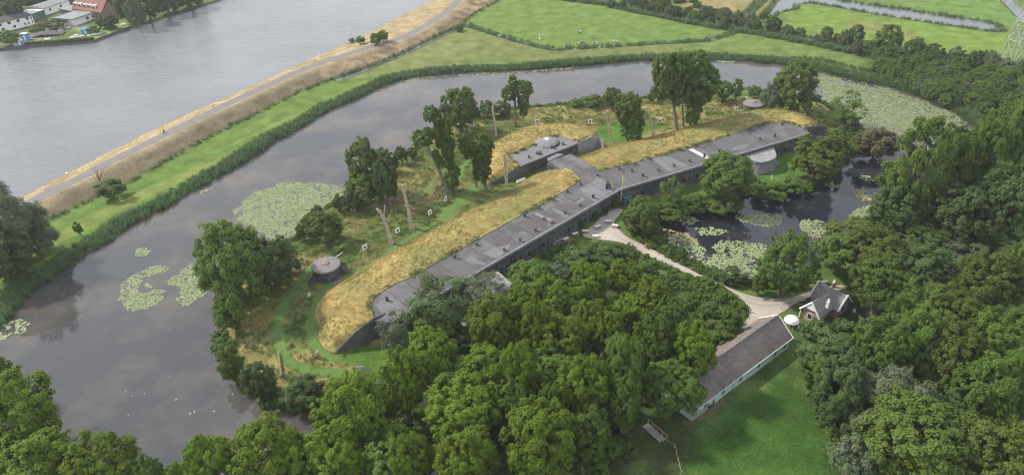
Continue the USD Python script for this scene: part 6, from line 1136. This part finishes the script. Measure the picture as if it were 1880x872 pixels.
def boat(t):
    hull = hullchain([(((-3, 0, .5), .7), ((2, 0, .5), .8)), (((2, 0, .5), .8), ((4, 0, .7), .2))]); hull.apply_scale([1, 1, .7]); obj('hull', hull, M['white_paint'], t, 40); obj('cabin', box(-1.6, 1.0, -.5, .5, .8, 1.5), M['white_paint'], t); obj('windscreen', box(1.0, 1.06, -.45, .45, .9, 1.4), M['glass'], t)
yard('white_boat', 'white motor boat on the bank beside the blue shed', 'boat', 174,65, boat, .5); yard('white_rowing_boat', 'white upturned boat lying on the grass in the far garden', 'boat', 142,69, boat, .35)
def furn(t):
    obj('table_top', box(-1.4, 1.4, -.7, .7, .7, .8), M['white_paint'], t)
    for x in (-1.1, 1.1): obj('leg', box(x-.08, x+.08, -.5, .5, 0, .7), M['white_paint'], t)
    for y in (-1.1, 1.1): obj('seat', box(-1.4, 1.4, y-.2, y+.2, .4, .48), M['white_paint'], t)
for px, py, lab in ((227,47,'white garden table on the far lawn below the trees'),(115,51,'white garden table in the yard beside the flat extension'),(112,57,'white table in the yard nearest the dark covered stack'),(125,53,'white table under the corner of the flat extension'),(32,85,'white table on the quay at the far left'),(14,30,'white table between the dark trees at the left'),(88,74,'white table in front of the dark covered stack')): yard('garden_table', lab, 'garden table', px, py, furn, .4)
# quay wall in timber sheeting and clipped hedge above it
ql = [g(*q, RIVER_Z)[:2] for q in ((-80,104),(0,94),(60,88),(100,85),(172,79),(205,66),(240,53))]
t = thing('quay_wall', 'dark timber quay wall along the far bank', 'quay wall', (0, 0, 0)); k = 0
for a, b in zip(ql[:-1], ql[1:]):
    L = np.linalg.norm(b-a); n = max(1, int(L/2.4)); u = (b-a)/L
    for i in range(n): obj('plank', local_box(a, u, L*i/n+.03, L*(i+1)/n-.03, -.12-.03*(i % 2), .15, -.6, 1.5), M['brown_roof' if i % 3 else 'concrete'], t)
    obj('cap_rail', local_box(a, u, 0, L, -.25, .3, 1.5, 1.65), M['brown_roof'], t)
hq = [g(*q, TZ)[:2] for q in ((47,84),(80,82),(120,79),(172,75))]; t = thing('clipped_hedge', 'long clipped green hedge along the far quay', 'hedge', (0, 0, 0))
hv = [crown_mesh(900+i, n1=6, n2=5, per=18, leaf=.22, r1=.5, r2=.32) for i in range(3)]; vs = []; fs = []; o = 0
for a, b in zip(hq[:-1], hq[1:]):
    L = np.linalg.norm(b-a)
    for i in range(int(L/1.1)): v, f = hv[i % 3]; c = a+(b-a)*(i+.5)/(L/1.1); vv = v*[1.1, 1.1, .95]+[c[0], c[1]+.6, TZ+.85]; vs.append(vv); fs.append(f+o); o += len(v)
obj('foliage', (np.vstack(vs), np.vstack(fs)), M['mid'], t)

# ------------------------------------------------------------------ pylons
def pylon(px, py, w, h, lab, rz):
    p = on_ground(px, py); t = thing('power_pylon', lab, 'pylon', p, rz); wz = lambda z: w/2*(1-z/h)**1.0*.9+.5*(z/h)+.05
    lv = [0, 9, 17, 23.5, 29, 35, h]; C = [(1, 1), (1, -1), (-1, -1), (-1, 1)]
    for cx, cy in C: obj('leg', tube([(cx*wz(z), cy*wz(z), z-.3*(z == 0)) for z in lv], .2, 4), M['steel'], t)
    for z0, z1 in zip(lv[:-1], lv[1:]):
        for (ax, ay), (bx, by) in zip(C, C[1:]+C[:1]):
            obj('brace', cat_([tube([(ax*wz(z0), ay*wz(z0), z0), (bx*wz(z1), by*wz(z1), z1)], .09, 4), tube([(bx*wz(z0), by*wz(z0), z0), (ax*wz(z1), ay*wz(z1), z1)], .09, 4)] + ([tube([(ax*wz(z1), ay*wz(z1), z1), (bx*wz(z1), by*wz(z1), z1)], .09, 4)])), M['steel'], t)
    for z, ln in ((29, 8.5), (35, 7), (h, 5)):
        for s in (-1, 1):
            obj('cross_arm', cat_([tube([(s*.8, .5, z), (s*ln, 0, z+.2)], .12, 4), tube([(s*.8, -.5, z), (s*ln, 0, z+.2)], .12, 4), tube([(s*.7, 0, z+1.8), (s*ln, 0, z+.2)], .1, 4)]), M['steel'], t); obj('insulator', tube([(s*ln, 0, z+.2), (s*ln, 0, z-1.8)], .14, 6), M['green_paint'], t)
pylon(1857,112, 7.6, 44, 'steel lattice power pylon at the right frame edge', .3); pylon(1848,7, 7.0, 44, 'distant steel lattice pylon cut by the top edge', .3)

# ------------------------------------------------------------------ cows, people, beacon
def cow(px, py, rz, lab, lying=False, graze=True, mat='hide'):
    p = on_ground(px, py); t = thing('cow', lab, 'cow', p, rz); dz = -.62 if lying else 0
    ch = [(((-.75, 0, 1.05+dz), .36), ((-.1, 0, 1.0+dz), .42)), (((-.1, 0, 1.0+dz), .42), ((.6, 0, 1.05+dz), .36)), (((.6, 0, 1.12+dz), .28), ((1.05, 0, (.85 if graze else 1.35)+dz), .19))]
    hd = (1.2, 0, (.45 if graze and not lying else 1.35)+(dz if lying else 0)); ch += [(((1.05, 0, (.85 if graze else 1.35)+dz), .19), (hd, .15)), ((hd, .15), ((hd[0]+.22, 0, hd[2]-.16), .1))]
    for s in (-1, 1):
        if lying: ch += [(((.5, s*.25, .3), .14), ((.9, s*.3, .12), .08)), (((-.6, s*.3, .35), .18), ((-.2, s*.42, .12), .08))]
        else: ch += [(((.55, s*.22, .85), .15), ((.58, s*.22, .45), .09)), (((.58, s*.22, .45), .085), ((.56, s*.22, .06), .065)), (((-.75, s*.22, .95), .2), ((-.62, s*.23, .6), .12)), (((-.62, s*.23, .6), .1), ((-.8, s*.23, .42), .075)), (((-.8, s*.23, .42), .075), ((-.76, s*.23, .06), .065))]
        ch += [(((hd[0]-.1, s*.14, hd[2]+.1), .05), ((hd[0]-.14, s*.3, hd[2]+.06), .035))]
    ch += [(((-1.08, 0, 1.2+dz), .06), ((-1.16, 0, .55+dz*.4), .035))]
    obj('body', hullchain(ch, .11, 5), M[mat], t, True)
cow(1063,83,.4,'white cow standing beside a brown one near the field ditch'); cow(1071,82,2.9,'dark brown cow standing beside the white one', mat='brick'); cow(1093,82,-.2,'white cow grazing alone in the middle of the three'); cow(1129,79,.2,'white cow grazing farthest to the right', graze=True); cow(1064,60,.8,'small white cow lying far up the pasture', True); cow(990,74,.3,'white cow lying at the left of the pasture', True)
def person(name, lab, loc, rz, pose):
    t = thing('person', lab, 'person', loc, rz)
    if pose == 'sit': J = dict(hip=(0, 0, .42), ch=(.02, 0, .95), nk=(.06, 0, 1.12), hd=(.1, 0, 1.30)); kn = [(.42, s*.13, .46) for s in (-1, 1)]; ft = [(.48, s*.13, .06) for s in (-1, 1)]; el = [(.1, s*.26, .72) for s in (-1, 1)]; hn_ = [(.38, s*.14, .66) for s in (-1, 1)]
    else: J = dict(hip=(-.15, 0, .98), ch=(.12, 0, 1.42), nk=(.22, 0, 1.56), hd=(.3, 0, 1.74)); kn = [(.2, s*.11, .78-.1*s) for s in (-1, 1)]; ft = [(.08, s*.11, .36-.14*s) for s in (-1, 1)]; el = [(.3, s*.26, 1.2) for s in (-1, 1)]; hn_ = [(.55, s*.24, 1.1) for s in (-1, 1)]
    B = [((J['hip'], .15), (J['ch'], .17)), ((J['ch'], .14), (J['nk'], .06)), ((J['nk'], .06), (J['hd'], .1)), ((J['hd'], .105), ((J['hd'][0]+.02, 0, J['hd'][2]-.07), .075))]
    for i, s in enumerate((-1, 1)):
        hp = (J['hip'][0], s*.1, J['hip'][2]); sh = (J['ch'][0], s*.18, J['ch'][2]+.08)
        B += [((hp, .1), (kn[i], .065)), ((kn[i], .065), (ft[i], .045)), ((ft[i], .045), ((ft[i][0]+.16, ft[i][1], ft[i][2]-.02), .035)), ((sh, .065), (el[i], .048)), ((el[i], .045), (hn_[i], .032))]
        for f in range(4): B.append(((hn_[i], .022), ((hn_[i][0]+.075-.008*f, hn_[i][1]+(f-1.5)*.02, hn_[i][2]-.05), .010)))
        B.append(((hn_[i], .02), ((hn_[i][0]+.03, hn_[i][1]-s*.045, hn_[i][2]-.015), .011)))
    obj('body', hullchain(B, .05, 3), M['skin'], t, True)
    C = [((J['hip'], .17), (J['ch'], .19)), ((J['ch'], .17), (J['nk'], .07))]
    for i, s in enumerate((-1, 1)): hp = (J['hip'][0], s*.1, J['hip'][2]); sh = (J['ch'][0], s*.18, J['ch'][2]+.08); C += [((sh, .08), (el[i], .065)), ((el[i], .062), ((np.array(el[i])*.3+np.array(hn_[i])*.7), .05))]
    obj('jacket', hullchain(C, .06, 3), M['cloth_dark'], t, True)
    D_ = []
    for i, s in enumerate((-1, 1)): hp = (J['hip'][0], s*.1, J['hip'][2]-.02); D_ += [((hp, .12), (kn[i], .082)), ((kn[i], .08), ((np.array(kn[i])*.15+np.array(ft[i])*.85), .06))]
    obj('trousers', hullchain(D_, .06, 3), M['cloth_dark' if pose != 'sit' else 'cloth_red' if 'red' in lab else 'cloth_dark'], t, True)
    h = J['hd']; obj('hair', hullchain([((( h[0]-.03, 0, h[2]+.035), .1), ((h[0]-.05, 0, h[2]-.02), .095))]), M['black'], t, True); return t
pr = on_ground(302,246); rd = ROAD[np.argmin(np.linalg.norm(ROAD-pr[:2], axis=1))]; k = int(np.argmin(np.linalg.norm(ROAD-pr[:2], axis=1))); dv = ROAD[k+1]-ROAD[k-1]; ra = math.atan2(dv[1], dv[0]); pz = float(hz(pr[:2])[0])+.06
bk = thing('bicycle', 'dark bicycle ridden along the dike road', 'bicycle', (pr[0], pr[1], pz), ra)
for x in (-.52, .52):
    w_ = trimesh.creation.torus(.33, .025, 22, 6); w_.apply_transform(trimesh.transformations.rotation_matrix(math.pi/2, [1, 0, 0])); w_.apply_translation([x, 0, .35]); wh = obj('wheel', w_, M['black'], bk, True)
    obj('spokes', cat_([tube([(x, 0, .35), (x+.31*math.cos(a), 0, .35+.31*math.sin(a))], .006, 3) for a in np.arange(8)*math.pi/4]), M['steel'], wh)
obj('frame', cat_([tube(q, .022, 6) for q in ([(-.52, 0, .35), (-.05, 0, .32)], [(-.05, 0, .32), (.38, 0, .78)], [(-.05, 0, .32), (-.2, 0, .85)], [(-.2, 0, .78), (.36, 0, .82)], [(.52, 0, .35), (.36, 0, .95)], [(-.52, 0, .35), (-.18, 0, .76)])]), M['black'], bk)
obj('saddle', hullchain([(((-.3, 0, .88), .06), ((-.08, 0, .88), .03))]), M['black'], bk, True); obj('handlebar', tube([(.3, -.3, 1.02), (.38, 0, 1.0), (.3, .3, 1.02)], .016, 6), M['steel'], bk)
person('cyclist', 'person in dark clothes riding a bicycle on the dike road', (pr[0], pr[1], pz), ra, 'ride')
for px, py, lab, rz in ((129,315,'person in dark clothes sitting at the river edge of the dike',2.2),(123,318,'person with red trousers sitting at the river edge of the dike',2.2)):
    p = on_ground(px, py); person('angler', lab, p, rz, 'sit'); st = thing('folding_stool', 'low folding stool under the '+lab.split(' sitting')[0], 'stool', p, rz); obj('seat', box(-.18, .18, -.2, .2, .27, .3), M['grey_metal'], st)
    for x in (-.15, .15):
        for y in (-.17, .17): obj('leg', box(x-.015, x+.015, y-.015, y+.015, -.1, .27), M['grey_metal'], st)
p = on_ground(124,320); t = thing('white_bucket', 'white box standing on the river edge beside the seated people', 'box', p, .4); obj('body', box(-.45, .25, -.3, .3, 0, .45), M['white_paint'], t); obj('lid', box(-.47, .27, -.32, .32, .45, .52), M['white_paint'], t)
p = on_ground(647,74); t = thing('river_beacon', 'white river beacon mast at the water edge beside low bushes', 'beacon', p); obj('mast', tube([(0, 0, -.3), (0, 0, 6.0)], .09, 6), M['steel'], t); obj('lamp', lathe([(0, 6.9), (.3, 6.8), (.35, 6.3), (.3, 6.0), (0, 5.95)], 10), M['white_paint'], t); obj('ladder', cat_([tube([(.15, s*.2, 0), (.12, s*.2, 5.6)], .025, 4) for s in (-1, 1)]+[tube([(.14, -.2, z), (.14, .2, z)], .02, 4) for z in np.arange(.4, 5.6, .5)]), M['steel'], t)
p = on_ground(651,72); t = thing('white_cabinet', 'small white cabinet among bushes at the river beacon', 'cabinet', p, .5); obj('body', box(-.8, .8, -.5, .5, 0, 1.7), M['white_paint'], t); obj('lid', box(-.88, .88, -.58, .58, 1.7, 1.85), M['white_paint'], t); obj('door', box(-.35, .35, -.54, -.5, .1, 1.5), M['grey_metal'], t)
p = on_ground(843,46); t = thing('culvert_head', 'pale concrete culvert head at the bend of the ditch', 'culvert', p, .6); obj('wall', trimesh.creation.extrude_polygon(Polygon([(-2.6, 0), (2.6, 0), (1.4, 3.2), (-1.0, 2.6)]), .35, engine='earcut'), M['white_paint'], t); obj('coping', box(-2.7, 2.7, -.25, .0, -.2, .6), M['concrete_light'], t)
for px, py, lab in ((1797,110,'thin white stick in the grey willows left of the pylon'),(1533,79,'white post in the gap of the willow row'),(990,72,'white post at the left of the pasture')):
    p = on_ground(px, py); t = thing('white_post', lab, 'post', p); obj('post', box(-.12, .12, -.12, .12, -.2, 2.4), M['white_paint'], t); obj('top', box(-.16, .16, -.16, .16, 2.4, 2.5), M['steel'], t)

# ------------------------------------------------------------------ the air
hzm = usdkit.material(stage, L_+'haze_air', {'v': ('principled_volume', {'color': (.92, .96, 1.0), 'density': .00011, 'anisotropy': .2})}, [], volume='v.volume')
obj('haze', box(-9000, 9000, -9000, 9000, -4.0, CAMH+12), hzm, kind='stuff')
